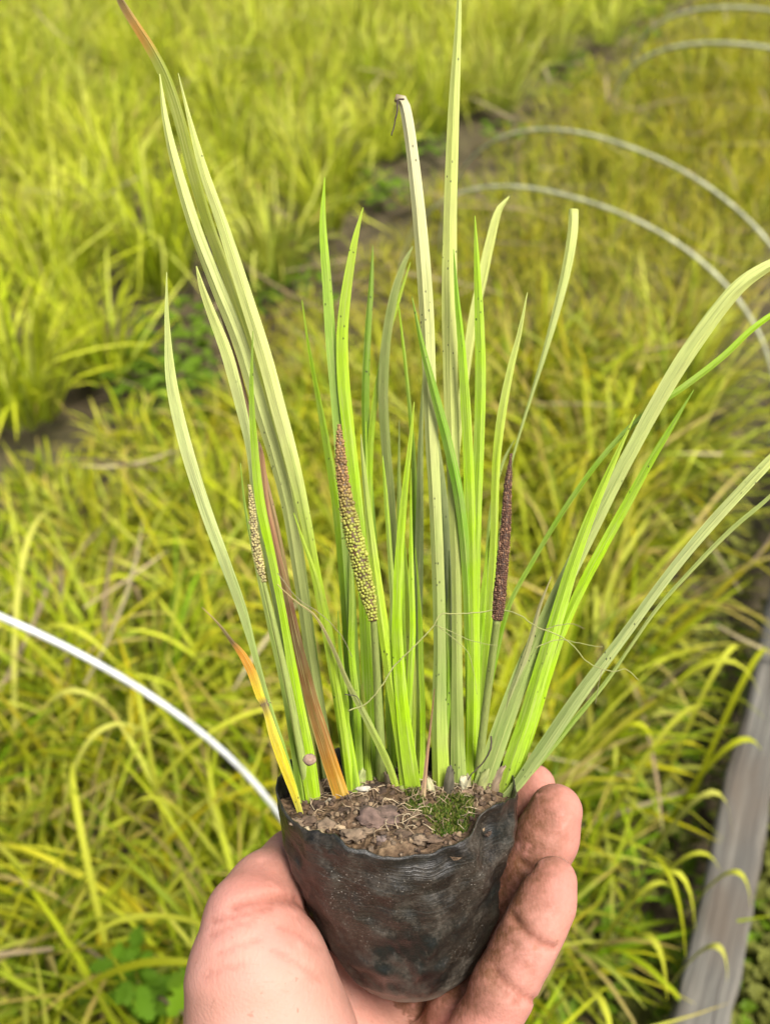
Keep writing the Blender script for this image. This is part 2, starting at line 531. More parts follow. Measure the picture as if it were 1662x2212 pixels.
for (u, v, s, label), xy in zip(CLUMPS, cl_xy):
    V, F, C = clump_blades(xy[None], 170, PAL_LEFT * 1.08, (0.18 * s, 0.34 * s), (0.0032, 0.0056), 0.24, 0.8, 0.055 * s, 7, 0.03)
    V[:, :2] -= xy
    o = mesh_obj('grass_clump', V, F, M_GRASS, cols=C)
    o.location = (xy[0], xy[1], 0)
    props(o, label, 'grass clump', 'countable grass clumps along the furrow')

# right-hand bed between furrow and plank
P = grid_points(-4.5, 5.0, 0.1, 8.0, 0.105, 0.03)
P = P[in_view(P)]
d, hw = path_dist(P); pd = plank_dist(P)
right = (d > hw * 0.9) & (pd < -0.16)
PR = P[right]
dist = np.linalg.norm(PR, axis=1)
nearm = PR[:, 1] < 1.55
PRn, PRf = PR[nearm], PR[~nearm]
PRf = PRf[rng.random(len(PRf)) > 0.06]
dR, hR = path_dist(PRf)
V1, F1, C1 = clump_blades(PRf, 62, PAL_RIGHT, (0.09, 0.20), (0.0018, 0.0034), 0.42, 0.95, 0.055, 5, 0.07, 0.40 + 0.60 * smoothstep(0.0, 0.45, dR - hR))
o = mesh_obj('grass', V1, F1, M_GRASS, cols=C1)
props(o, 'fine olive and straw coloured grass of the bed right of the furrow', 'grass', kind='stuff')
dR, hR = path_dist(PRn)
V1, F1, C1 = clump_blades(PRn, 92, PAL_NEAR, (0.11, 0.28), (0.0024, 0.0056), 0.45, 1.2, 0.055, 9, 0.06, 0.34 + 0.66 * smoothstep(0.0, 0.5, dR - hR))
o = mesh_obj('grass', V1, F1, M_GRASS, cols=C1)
props(o, 'tangled arching grass of the near bed behind the hand', 'grass', kind='stuff')

# fallen straw and furrow weeds
def straw(n, name, label, sel, Lr, zr, pal):
    P = np.stack([rng.uniform(-4, 4, n * 6), rng.uniform(0.1, 7, n * 6)], 1)
    P = P[in_view(P, 0.3)]
    P = P[sel(P)][:n]
    N = len(P)
    B = np.column_stack([P, rng.uniform(*zr, N)])
    phi0 = rng.normal(1.45, 0.12, N); phi1 = phi0 + rng.normal(0.1, 0.2, N)
    cc = pal[rng.integers(0, len(pal), N)] * rng.uniform(0.6, 1.2, (N, 1))
    V, F, C = blade_mesh(B, rng.random(N) * 6.28, rng.uniform(*Lr, N), rng.uniform(0.003, 0.006, N), phi0, phi1,
                         np.ones(N) * 1.5, cc * 0.8, cc, rng.normal(0, 0.5, N), 4)
    return props(mesh_obj(name, V, F, M_GRASS, cols=C), label, 'straw', kind='stuff')

def sel_path(P):
    d, hw = path_dist(P); return np.abs(d) < hw * 1.5
def sel_bed(P):
    d, hw = path_dist(P); return (np.abs(d) > hw * 0.8) & (plank_dist(P) < 0)
STRAW = np.array([[0.40, 0.31, 0.17], [0.30, 0.22, 0.12], [0.45, 0.38, 0.2], [0.2, 0.15, 0.09]])
straw(700, 'straw', 'dry straw litter lying in the bare furrow', sel_path, (0.05, 0.18), (-0.03, 0.01), STRAW * 0.7)
straw(900, 'straw', 'bent dry straw blades fallen among the bed grass', sel_bed, (0.1, 0.24), (0.05, 0.17), STRAW)

def leaflets(centres, R, Ls, H, n_each, cbase, jag=False):
    """small broad weed leaves: rhombic folded leaflets"""
    V, F, C = [], [], []
    for c in centres:
        for k in range(n_each):
            a = random.uniform(0, 6.28); r = R * math.sqrt(random.random())
            p = np.array([c[0] + r * math.sin(a), c[1] + r * math.cos(a), random.uniform(0.15, 1.0) * H])
            b = random.uniform(0, 6.28)
            L = random.uniform(*Ls); w = L * random.uniform(0.28, 0.42)
            f = np.array([math.sin(b), math.cos(b), random.uniform(-0.3, 0.5)])
            s = np.array([math.cos(b), -math.sin(b), random.uniform(-0.35, 0.35)])
            up = np.array([0, 0, 1.0])
            i = len(V)
            V += [p, p + f * L * 0.35 + s * w, p + f * L * 0.4 - up * w * 0.35, p + f * L * 0.35 - s * w,
                  p + f * L * 0.75 + s * w * 0.62, p + f * L * 0.75 - s * w * 0.62, p + f * L - up * L * 0.12]
            F += [(i, i + 1, i + 2), (i, i + 2, i + 3), (i + 1, i + 4, i + 6, i + 2), (i + 2, i + 6, i + 5, i + 3)]
            cc = np.array(cbase) * random.uniform(0.7, 1.3)
            C += [cc] * 7
    return np.array(V), F, np.array(C)

wc = []
for t in np.linspace(0.3, 0.98, 14):
    i = min(int(t * (len(PATH) - 1)), len(PATH) - 2); f = t * (len(PATH) - 1) - i
    q = PATH[i] * (1 - f) + PATH[i + 1] * f
    wc.append(q + np.array([random.uniform(-0.16, 0.10), random.uniform(-0.1, 0.12)]))
for u, v in ((300, 800), (350, 790), (400, 860), (330, 850), (60, 610), (20, 640), (900, 330), (680, 400), (740, 380), (560, 420)):
    wc.append(ground(u, v)[:2])
V, F, C = leaflets(wc, 0.10, (0.015, 0.035), 0.04, 60, (0.10, 0.17, 0.01))
props(mesh_obj('ground_cover', V, F, M_GRASS, cols=C, smooth=False), 'low dark green weeds creeping along the furrow', 'weeds', kind='stuff')
wc = [ground(random.uniform(1560, 1900), random.uniform(1750, 2300))[:2] for _ in range(60)]
wc = [w for w in wc if plank_dist(np.array([w]))[0] > 0.06]
wc += [PLANK_B[:2] + PD * random.uniform(0, 0.9) + PN * random.uniform(-0.2, -0.05) for _ in range(26)]
V, F, C = leaflets(wc, 0.08, (0.008, 0.02), 0.06, 90, (0.13, 0.14, 0.025))
props(mesh_obj('ground_cover', V, F, M_GRASS, cols=C, smooth=False), 'small olive weeds on the soil beside the grey plank', 'weeds', kind='stuff')
wc = [ground(random.uniform(-100, 1750), random.uniform(1300, 2350))[:2] for _ in range(50)]
V, F, C = leaflets(wc, 0.10, (0.010, 0.022), 0.06, 40, (0.10, 0.17, 0.008))
props(mesh_obj('ground_cover', V, F, M_GRASS, cols=C, smooth=False), 'green broad leaved weeds low between the near grass', 'weeds', kind='stuff')

# a fresh green lobed weed lower left
def lobed_weed(name, u, v, z, label, n, size, cbase):
    g = ground(u, v, z); g[2] = 0
    root = empty(name, (g[0], g[1], 0))
    root['_org'] = [g[0], g[1], 0]
    props(root, label, 'weed')
    for k in range(n):
        a = random.uniform(0, 6.28); r = random.uniform(0.2, 1) * size * 1.1
        h = z * random.uniform(0.75, 1.1)
        tip = np.array([g[0] + r * math.sin(a), g[1] + r * math.cos(a), h])
        V, F, C = [], [], []
        b = a + random.uniform(-0.5, 0.5)
        f = np.array([math.sin(b), math.cos(b), 0.1]); s = np.array([math.cos(b), -math.sin(b), random.uniform(-.2, .2)])
        L = size * random.uniform(0.6, 1.0)
        prof = [(0, 0.03), (0.12, 0.30), (0.2, 0.16), (0.36, 0.46), (0.45, 0.22), (0.62, 0.40), (0.7, 0.2), (0.86, 0.22), (1.0, 0.0)]
        for t, w in prof:
            c = tip + f * L * t + np.array([0, 0, -0.25 * L * t * t])
            V += [c - s * L * w + np.array([0, 0, 0.10 * L * w]), c - np.array([0, 0, 0.03 * L]), c + s * L * w + np.array([0, 0, 0.10 * L * w])]
        for i in range(len(prof) - 1):
            q = 3 * i
            F += [(q, q + 1, q + 4, q + 3), (q + 1, q + 2, q + 5, q + 4)]
        n0 = len(V)
        base = np.array([g[0], g[1], 0.0])
        sd = np.array([0.0012, 0, 0])
        V += [base - sd, base + sd, tip + sd, tip - sd]
        F += [(n0, n0 + 1, n0 + 2, n0 + 3)]
        cc = np.array(cbase) * random.uniform(0.75, 1.25)
        mesh_obj('leaf', np.array(V), F, M_GRASS, root, cols=np.array([cc] * len(V)))

lobed_weed('lobed_weed', 285, 2110, 0.16, 'fresh green lobed weed low in the grass left of the wrist', 30, 0.022, (0.11, 0.22, 0.01))
lobed_weed('broad_leaf_weed', 425, 2010, 0.22, 'bright green broad leaf weed low beside the thumb side of the hand', 4, 0.032, (0.15, 0.27, 0.01))

# larger single arching blades in the near bed, placed as in the photograph (root pixel, tip pixel, arch height px)
def arch_blades():
    specs = [((230, 1900), (690, 1540), .02), ((60, 2300), (560, 2130), .05), ((700, 2200), (130, 2080), .04), ((280, 2250), (160, 1640), .05),
             ((60, 1750), (270, 1560), .06), ((120, 1900), (330, 1590), .05), ((30, 1520), (260, 1440), .03), ((560, 2000), (250, 1790), .04),
             ((520, 1850), (200, 1420), .05), ((380, 1900), (300, 1480), .05), ((40, 1700), (120, 1100), .06),
             ((1250, 1900), (1540, 1540), .07), ((1300, 2050), (1580, 1800), .07), ((1280, 2080), (1500, 2010), .08), ((1250, 1980), (1480, 2070), .07),
             ((1260, 2150), (1440, 2160), .07), ((1150, 2250), (1330, 2330), .06), ((1480, 1750), (1662, 1420), .06), ((1330, 2030), (1560, 1900), .05),
             ((1240, 2140), (1460, 1930), .03), ((1300, 1700), (1640, 1500), .05), ((1220, 1780), (1420, 1640), .06), ((1430, 2050), (1620, 1960), .05), ((1400, 1850), (1650, 1640), .04), ((1400, 2200), (1570, 2120), .05), ((1430, 1700), (1600, 1420), .05)]
    V, F, C = [], [], []
    for (a, b, h) in specs:
        za, zb = 0.05, random.uniform(0.16, 0.24)
        A, B = ground(*a, za), ground(*b, zb)
        mid = (A + B) / 2; mid[2] = max(A[2], B[2]) + h * 0.55
        w = random.uniform(0.0048, 0.0068)
        S = 12
        side = np.cross(B - A, [0, 0, 1]); side /= np.linalg.norm(side)
        side[2] = random.uniform(-0.4, 0.4)
        cc = PAL_NEAR[random.choice([1, 2, 2, 4])] * random.uniform(0.85, 1.2)
        for i in range(S + 1):
            t = i / S
            p = (1 - t) ** 2 * A + 2 * t * (1 - t) * (2 * mid - (A + B) / 2) + t * t * B
            hw = w / 2 * min(1, 3 * (1 - t) + 0.08) * (0.8 + 0.2 * t)
            V += [p - side * hw, p + np.array([0, 0, -hw * 0.3]), p + side * hw]
            C += [cc * (0.7 + 0.4 * t)] * 3
        q = len(V) - 3 * (S + 1)
        for i in range(S):
            k = q + 3 * i
            F += [(k, k + 1, k + 4, k + 3), (k + 1, k + 2, k + 5, k + 4)]
    props(mesh_obj('grass', np.array(V), F, M_GRASS, cols=np.array(C)), 'broad pale grass blades arching over the near bed', 'grass', kind='stuff')
arch_blades()

# ------------------------------------------------------------------ plank and hoop rods
def build_plank():
    A = PLANK_B[:2] - PD * 0.4; Ln = float(np.linalg.norm(PLANK_A - PLANK_B)) + 1.1
    NS, hw, hh, zc = 260, 0.0225, 0.016, PLANK_Z - 0.016
    prof = []
    for k in range(16):
        a = k / 16 * 2 * math.pi + math.pi / 16
        e = 0.38
        x = math.copysign(abs(math.cos(a)) ** e, math.cos(a)) * hw
        y = math.copysign(abs(math.sin(a)) ** e, math.sin(a)) * hh
        prof.append((x, y))
    V, F, U = [], [], []
    for i in range(NS + 1):
        t = i / NS * Ln
        wob = noise.noise((t * 4, 3.1, 0)) * 0.006
        for (x, y) in prof:
            k = 1 + 0.16 * noise.noise((x * 60, t * 9, y * 60)) + 0.10 * noise.noise((x * 200, t * 45, y * 200))
            p2 = A + PD * t + PN * (x * k + wob)
            V.append((p2[0], p2[1], zc + y * k + 0.004 * noise.noise((t * 3, 9, 0))))
            U.append((x, t, y))
    for i in range(NS):
        for j in range(16):
            F.append((i * 16 + j, i * 16 + (j + 1) % 16, (i + 1) * 16 + (j + 1) % 16, (i + 1) * 16 + j))
    F.append(tuple(range(15, -1, -1))); F.append(tuple(NS * 16 + j for j in range(16)))
    o = mesh_obj('plank', np.array(V), F, M_WOOD, uvs=np.array(U))
    props(o, 'long weathered grey wooden plank lying along the right edge of the bed', 'plank')
build_plank()

def tube(path, rad, n=8, closed_ends=True):
    path = np.asarray(path, float)
    N = len(path)
    rad = np.broadcast_to(np.asarray(rad, float), (N,))
    T = np.gradient(path, axis=0); T /= np.linalg.norm(T, axis=1)[:, None]
    ref = np.array([0.31, 0.83, 0.46])
    V, F = [], []
    a = np.cross(T, ref); a /= np.linalg.norm(a, axis=1)[:, None]
    b = np.cross(T, a)
    ang = np.arange(n) / n * 2 * math.pi
    V = (path[:, None] + rad[:, None, None] * (np.cos(ang)[None, :, None] * a[:, None] + np.sin(ang)[None, :, None] * b[:, None])).reshape(-1, 3)
    for i in range(N - 1):
        for j in range(n):
            F.append((i * n + j, i * n + (j + 1) % n, (i + 1) * n + (j + 1) % n, (i + 1) * n + j))
    if closed_ends:
        F.append(tuple(range(n - 1, -1, -1))); F.append(tuple((N - 1) * n + j for j in range(n)))
    return V, F

def hoop(foot_l, foot_r, H, rad, mat, label, power=0.8, skew=0.0, zr=0.0):
    A, B = np.array([*foot_l, 0.0]), np.array([*foot_r, 0.0])
    pts = []
    for i in range(61):
        a = math.pi * i / 60
        t = 0.5 - 0.5 * math.copysign(abs(math.cos(a)) ** 0.9, math.cos(a))
        z = H * math.sin(a) ** power
        t2 = t + skew * math.sin(a)
        p = A * (1 - t2) + B * t2
        p[2] = z
        pts.append(p)
    V, F = tube(pts, rad, 8)
    o = mesh_obj('hoop_rod', V, F, mat)
    props(o, label, 'hoop', 'hoop rods over the beds')

hoop((0.028, 1.918), (0.627, 1.361), 0.329, 0.0029, M_ROD_G, 'lower of the two large grey hoop rods arching over the right bed')
hoop((0.123, 2.131), (0.698, 1.364), 0.384, 0.0029, M_ROD_G, 'upper of the two large grey hoop rods arching over the right bed')
hoop((0.704, 3.229), (1.436, 2.375), 0.279, 0.0055, M_ROD_G, 'nearer of the two far hoop rods at the upper right edge')
hoop((0.860, 3.72), (1.60, 2.86), 0.27, 0.0055, M_ROD_G, 'farthest hoop rod in the upper right corner')
hoop((-1.199, 0.736), (-0.066, 0.535), 0.453, 0.0028, M_ROD_W, 'glossy white hoop rod sloping down to the bag from the left edge')

# ------------------------------------------------------------------ potted plant
D0 = 0.329
POT_O = cpt(858, 1735, D0)
TILT = math.radians(7)
A_UP = np.array([0, math.cos(TILT), math.sin(TILT)])
A_X = np.array([1.0, 0, 0])
A_FR = np.array([0, -math.sin(TILT), math.cos(TILT)])
PROF_H = np.array([-0.012, 0, .010, .025, .0425, .053, .0595, .063, .0645])
PROF_R = np.array([.0386, .0380, .0367, .0328, .0276, .0226, .0162, .0085, 0.0])

def pot_r(h):
    return np.interp(h, PROF_H, PROF_R)
def pot_dx(h):
    return 0.0035 * np.clip(h / 0.055, 0, 1) ** 1.5

RIM_T = np.array([-180, -150, -120, -90, -65, -45, -30, -12, 0, 15, 30, 42, 55, 68, 90, 110, 125, 145, 180.])
RIM_E = np.array([.004, .007, .009, .009, .0045, .0035, .0045, .001, .0, .0006, .003, .0065, .0085, .0075, .0035, .006, .009, .006, .004])

def pot_point(th, h, r):
    """local (angle from the front, height below rim plane, radius) -> camera space"""
    return POT_O + A_X * (r * math.sin(th) + pot_dx(h)) + A_FR * (r * math.cos(th)) - A_UP * h

plant_base_w = c2w(pot_point(0, 0.064, 0))
plant = empty('potted_plant', plant_base_w)
plant['_org'] = [float(x) for x in plant_base_w]
props(plant, 'potted sweet flag with long sword leaves in a black film bag held in the hand', 'potted plant')

def rim_e(th):
    return float(np.interp(math.degrees(th), RIM_T, RIM_E)) + 0.0014 * noise.noise((math.sin(th) * 6, math.cos(th) * 6, 2)) + 0.0007 * noise.noise((math.sin(th) * 19, math.cos(th) * 19, 2))

def wall_r(th, h, e):
    """outer radius of the film with its wrinkles, dents and folds"""
    r = float(pot_r(h)) if h > -0.012 else 0.0388
    fade = min(1, (0.0645 - h) / 0.02)
    sn, cs = math.sin(th), math.cos(th)
    w = 0.0016 * noise.noise((sn * 2.2, cs * 2.2, h * 70)) + 0.0008 * noise.noise((sn * 5, cs * 5, h * 200 + 5))
    hl = h + 0.9 * e * math.exp(-max(0, h) / 0.022)
    w += 0.00035 * (abs(noise.noise((sn * 2.5, cs * 2.5, hl * 420 + 3))) - 0.2) * math.exp(-((hl - 0.012) / 0.014) ** 2)
    w += 0.0016 * (0.3 - abs(noise.noise((sn * 3 + h * 60, cs * 3, h * 45 + 8))))
    w += 0.0009 * (0.25 - abs(noise.noise((sn * 7 - h * 110, cs * 7, h * 90 + 2))))
    dth = math.degrees(th)
    w -= 0.0035 * math.exp(-((dth - 48) / 10) ** 2) * math.exp(-((h + 0.002) / 0.011) ** 2)
    w += 0.0026 * math.exp(-((dth - 30 - h * 900) / 7) ** 2) * math.exp(-((h - 0.006) / 0.012) ** 2)
    w += 0.003 * math.exp(-((dth - 120) / 18) ** 2) * math.exp(-(h / 0.012) ** 2)
    w += 0.0015 * math.exp(-((dth + 28) / 16) ** 2) * math.exp(-(h / 0.004) ** 2)
    return max(0.0, r + w * fade)

def build_bag():
    NTH, NH = 220, 72
    V, U, F = [], [], []
    for layer in (0, 1):
        for i in range(NH + 1):
            for j in range(NTH):
                th = -math.pi + j / NTH * 2 * math.pi
                e = rim_e(th)
                hmax = 0.0645 if layer == 0 else 0.02
                q = (i / NH)
                h = -e + (hmax + e) * (q ** 0.9 if layer == 0 else q)
                r = max(0.0, wall_r(th, h, e) - (0.0005 if layer else 0))
                V.append(pot_point(th, h, r)); U.append((th * 0.036, h + 0.9 * e * math.exp(-max(0, h) / 0.022) + 0.002 * noise.noise((th * 1.5, 0, 7)), 0))
    n1 = (NH + 1) * NTH
    for layer in (0, 1):
        for i in range(NH):
            for j in range(NTH):
                a = layer * n1 + i * NTH + j; b = layer * n1 + i * NTH + (j + 1) % NTH
                q = (a, b, b + NTH, a + NTH)
                F.append(q[::-1] if layer == 0 else q)
    for j in range(NTH):
        a, b = j, (j + 1) % NTH
        F.append((a, b, n1 + b, n1 + a))
    o = mesh_obj('film_bag', c2w(np.array(V)), np.array(F), M_FILM, plant, uvs=np.array(U))
    o['label'] = 'dusty black plastic film bag with uneven rim and mud crust at its base'
build_bag()

def soil_h(x, z):
    """soil surface above the rim plane at pot-local x (right), z (front)"""
    r = math.hypot(x, z) / 0.037
    h = 0.0014 + 0.0020 * (1 - r * r) - 0.0035 * max(0, -z / 0.037) - 0.0022 * max(0, (r - 0.7) / 0.3) * max(0, z / 0.037)
    h += 0.0022 * noise.noise((x * 120, z * 120, 1.7)) + 0.0014 * noise.noise((x * 330, z * 330, 4)) + 0.0008 * noise.noise((x * 800, z * 800, 4))
    h -= 0.0015 * max(0, (r - 0.8) / 0.2) if z < 0 else 0.0
    return h

def soil_pt(x, z, dh=0.0):
    return POT_O + A_X * x + A_FR * z + A_UP * (soil_h(x, z) + dh)

def build_soil():
    NR, NTH = 46, 130
    V, F = [soil_pt(0, 0)], []
    RO = []
    for j in range(NTH):
        th = j / NTH * 2 * math.pi
        tw = th if th <= math.pi else th - 2 * math.pi
        e = rim_e(tw)
        hs = soil_h(0.037 * math.sin(th), 0.037 * math.cos(th))
        RO.append(wall_r(tw, max(-hs, -e), e) - 0.0004)
    for i in range(1, NR + 1):
        for j in range(NTH):
            th = j / NTH * 2 * math.pi
            r = RO[j] * i / NR
            V.append(soil_pt(r * math.sin(th), r * math.cos(th)))
    for j in range(NTH):
        F.append((0, 1 + j, 1 + (j + 1) % NTH))
        for i in range(NR - 1):
            a = 1 + i * NTH + j; b = 1 + i * NTH + (j + 1) % NTH
            F.append((a, a + NTH, b + NTH, b))
    # the edge slumps down inside the film
    for dz in (0.0015, 0.004, 0.010):
        for j in range(NTH):
            th = j / NTH * 2 * math.pi
            hs = soil_h(RO[j] * math.sin(th), RO[j] * math.cos(th)) - dz
            tw = th if th <= math.pi else th - 2 * math.pi
            rr = wall_r(tw, max(-hs, -rim_e(tw)), rim_e(tw)) - 0.0007
            V.append(POT_O + A_X * rr * math.sin(th) + A_FR * rr * math.cos(th) + A_UP * hs)
    for q in range(3):
        for j in range(NTH):
            a = 1 + (NR - 1 + q) * NTH + j; b = 1 + (NR - 1 + q) * NTH + (j + 1) % NTH
            F.append((a, a + NTH, b + NTH, b))
    mesh_obj('soil', c2w(np.array(V)), F, M_SOIL, plant)
build_soil()

def ray_soil(u, v, lift=0.0):
    """pixel -> point on the soil plane (camera space)"""
    r = np.array([(u - 831) * K, -(v - 1106) * K, -1.0])
    t = ((POT_O + A_UP * lift) @ A_UP) / (r @ A_UP)
    return r * t

_ico = bmesh.new(); bmesh.ops.create_icosphere(_ico, subdivisions=2, radius=1)
ICO_V = np.array([v.co[:] for v in _ico.verts]); ICO_F = [[v.index for v in f.verts] for f in _ico.faces]; _ico.free()
_ico = bmesh.new(); bmesh.ops.create_icosphere(_ico, subdivisions=3, radius=1)
ICO3_V = np.array([v.co[:] for v in _ico.verts]); ICO3_F = [[v.index for v in f.verts] for f in _ico.faces]; _ico.free()

def lump(p_cam, r, colr, name='clod', squash=(1, .7, 1), seed=0, rough=0.35, label=None, parent=plant):
    V = []
    for v in ICO3_V:
        k = 1 + rough * noise.noise(tuple(v * 1.6 + seed * 7.3)) + rough * 0.5 * noise.noise(tuple(v * 4 + seed * 3.1))
        q = v * k * r
        V.append(p_cam + A_X * q[0] * squash[0] + A_UP * q[1] * squash[1] + A_FR * q[2] * squash[2])
    o = mesh_obj(name, c2w(np.array(V)), ICO3_F, M_CLOD, parent, cols=np.array([colr] * len(V)))
    if label: o['label'] = label
    return o

BR, BR2, BR3 = (0.10, 0.065, 0.04), (0.17, 0.12, 0.075), (0.05, 0.03, 0.018)
clods = [(808, 1762, 42, (0.13, 0.085, 0.065)), (762, 1800, 20, BR2), (742, 1752, 16, BR3), (700, 1780, 18, BR2), (668, 1770, 15, BR), (640, 1775, 13, BR2),
         (688, 1735, 14, BR3), (715, 1728, 11, (0.3, 0.25, 0.18)), (830, 1712, 20, BR3), (800, 1700, 17, BR3), (780, 1728, 13, BR), (845, 1690, 13, BR3),
         (790, 1795, 12, BR2), (825, 1810, 12, (0.15, 0.11, 0.09)), (870, 1800, 16, BR), (905, 1810, 14, BR2), (850, 1770, 14, BR), (900, 1775, 14, (0.12, 0.10, 0.04)),
         (935, 1810, 12, BR), (1012, 1712, 13, (0.2, 0.13, 0.085)), (1032, 1704, 11, (0.2, 0.13, 0.085)), (1050, 1692, 10, BR), (690, 1795, 9, (0.24, 0.18, 0.1)),
         (660, 1790, 8, (0.3, 0.24, 0.15)), (735, 1785, 9, (0.3, 0.22, 0.13)), (815, 1670, 16, BR3), (760, 1680, 12, BR3), (860, 1740, 12, BR3)]
for i, (u, v, r, c) in enumerate(clods):
    p = ray_soil(u, v + r * 0.25, 0.002)
    lump(p, r * K * D0, c, seed=i + 1, rough=0.8, squash=(1.1, .6, .9))
# crumbs too small to pick apart
def build_crumbs():
    V, F, C = [], [], []
    pal = [BR, BR2, BR3, (0.20, 0.14, 0.08), (0.14, 0.09, 0.05), (0.08, 0.05, 0.03)]
    for k in range(700):
        th = random.uniform(0, 6.28); r = 0.0362 * math.sqrt(random.random())
        p = soil_pt(r * math.sin(th), r * math.cos(th), 0.0002)
        s = random.uniform(0.0003, 0.0009)
        c = random.choice(pal)
        n0 = len(V)
        for v in ICO_V[:42]:
            V.append(p + v * s * (1 + 1.0 * noise.noise(tuple(v * 1.7 + k * 3.7))))
        F += [[i + n0 for i in f] for f in ICO_F]
        C += [c] * 42
    for k in range(150):      # fibres of old roots
        th = random.uniform(0, 6.28); r = 0.027 * math.sqrt(random.random())
        x, z = r * math.sin(th), r * math.cos(th)
        a = random.uniform(0, 6.28); L = random.uniform(0.003, 0.009)
        pts = [soil_pt(x + L * t * math.sin(a + t), z + L * t * math.cos(a + t), 0.0004 + 0.0012 * math.sin(3 * t)) for t in np.linspace(0, 1, 5)]
        tv, tf = tube(pts, 0.00014, 4)
        n0 = len(V); V += list(tv); F += [[i + n0 for i in f] for f in tf]
        C += [random.choice([(0.3, 0.22, 0.13), (0.2, 0.14, 0.08), (0.4, 0.32, 0.2)])] * len(tv)
    props(mesh_obj('soil_crumbs', c2w(np.array(V)), F, M_CLOD, plant, cols=np.array(C)), kind='stuff')
build_crumbs()

def build_moss():
    V, F, C = [], [], []
    blobs = [(975, 1750, 34, 22), (1000, 1735, 22, 16), (940, 1765, 28, 18), (985, 1780, 26, 16), (900, 1750, 22, 14), (960, 1795, 26, 10), (890, 1725, 14, 8), (1010, 1760, 14, 14)]
    for (u0, v0, ru, rv) in blobs:
        for k in range(int(ru * rv * 1.5)):
            a = random.uniform(0, 6.28); q = math.sqrt(random.random())
            p = ray_soil(u0 + ru * q * math.cos(a), v0 + rv * q * math.sin(a), 0.002)
            x, z = (p - POT_O) @ A_X, (p - POT_O) @ A_FR
            p = soil_pt(x, z)
            L = random.uniform(0.0008, 0.0024); w = 0.00022
            d = A_UP + np.array([random.uniform(-.8, .8), random.uniform(-.3, .3), random.uniform(-.8, .8)])
            d /= np.linalg.norm(d)
            s = np.cross(d, [random.uniform(-1, 1), .2, random.uniform(-1, 1)]); s /= max(1e-6, np.linalg.norm(s))
            n0 = len(V)
            V += [p - s * w, p + s * w, p + d * L * 0.6 + s * w * 0.9, p + d * L]
            F += [(n0, n0 + 1, n0 + 2, n0 + 3)]
            c = np.array(random.choice([(0.05, 0.11, 0.008), (0.10, 0.15, 0.015), (0.16, 0.18, 0.03), (0.04, 0.07, 0.01), (0.22, 0.20, 0.07)])) * random.uniform(0.7, 1.3)
            C += [c] * 4
    props(mesh_obj('moss', c2w(np.array(V)), F, M_GRASS, plant, cols=np.array(C)), label='green moss patch on the soil at the front right of the bag', kind='stuff')
build_moss()

# ---- leaves
def catmull(P, n):
    P = np.asarray(P, float)
    t = np.concatenate([[0], np.cumsum(np.sqrt(np.linalg.norm(np.diff(P[:, :2], axis=0), axis=1)) + 1e-6)])
    t = np.concatenate([[0], np.cumsum(np.linalg.norm(np.diff(P[:, :2], axis=0), axis=1) + 1e-6)])
    out = np.empty((n, P.shape[1])); ts = np.linspace(0, t[-1], n)
    m = np.zeros_like(P)
    m[1:-1] = (P[2:] - P[:-2]) / (t[2:] - t[:-2])[:, None]
    m[0] = (P[1] - P[0]) / (t[1] - t[0]); m[-1] = (P[-1] - P[-2]) / (t[-1] - t[-2])
    for k, x in enumerate(ts):
        i = min(np.searchsorted(t, x, 'right') - 1, len(t) - 2)
        h = t[i + 1] - t[i]; s = (x - t[i]) / h
        out[k] = ((1 + 2 * s) * (1 - s) ** 2 * P[i] + s * (1 - s) ** 2 * h * m[i] + s * s * (3 - 2 * s) * P[i + 1] + s * s * (s - 1) * h * m[i + 1])
    return out

PALE, LIME, GREEN, GREY, OLIVE = (.55, .60, .16), (.36, .58, .008), (.18, .33, .006), (.29, .35, .09), (.26, .30, .03)
YELL, ORAN, BROWN, RUST, TAN = (.72, .56, .02), (.58, .25, .02), (.11, .05, .02), (.28, .10, .045), (.50, .36, .16)
SPRING = (.40, .55, .03)

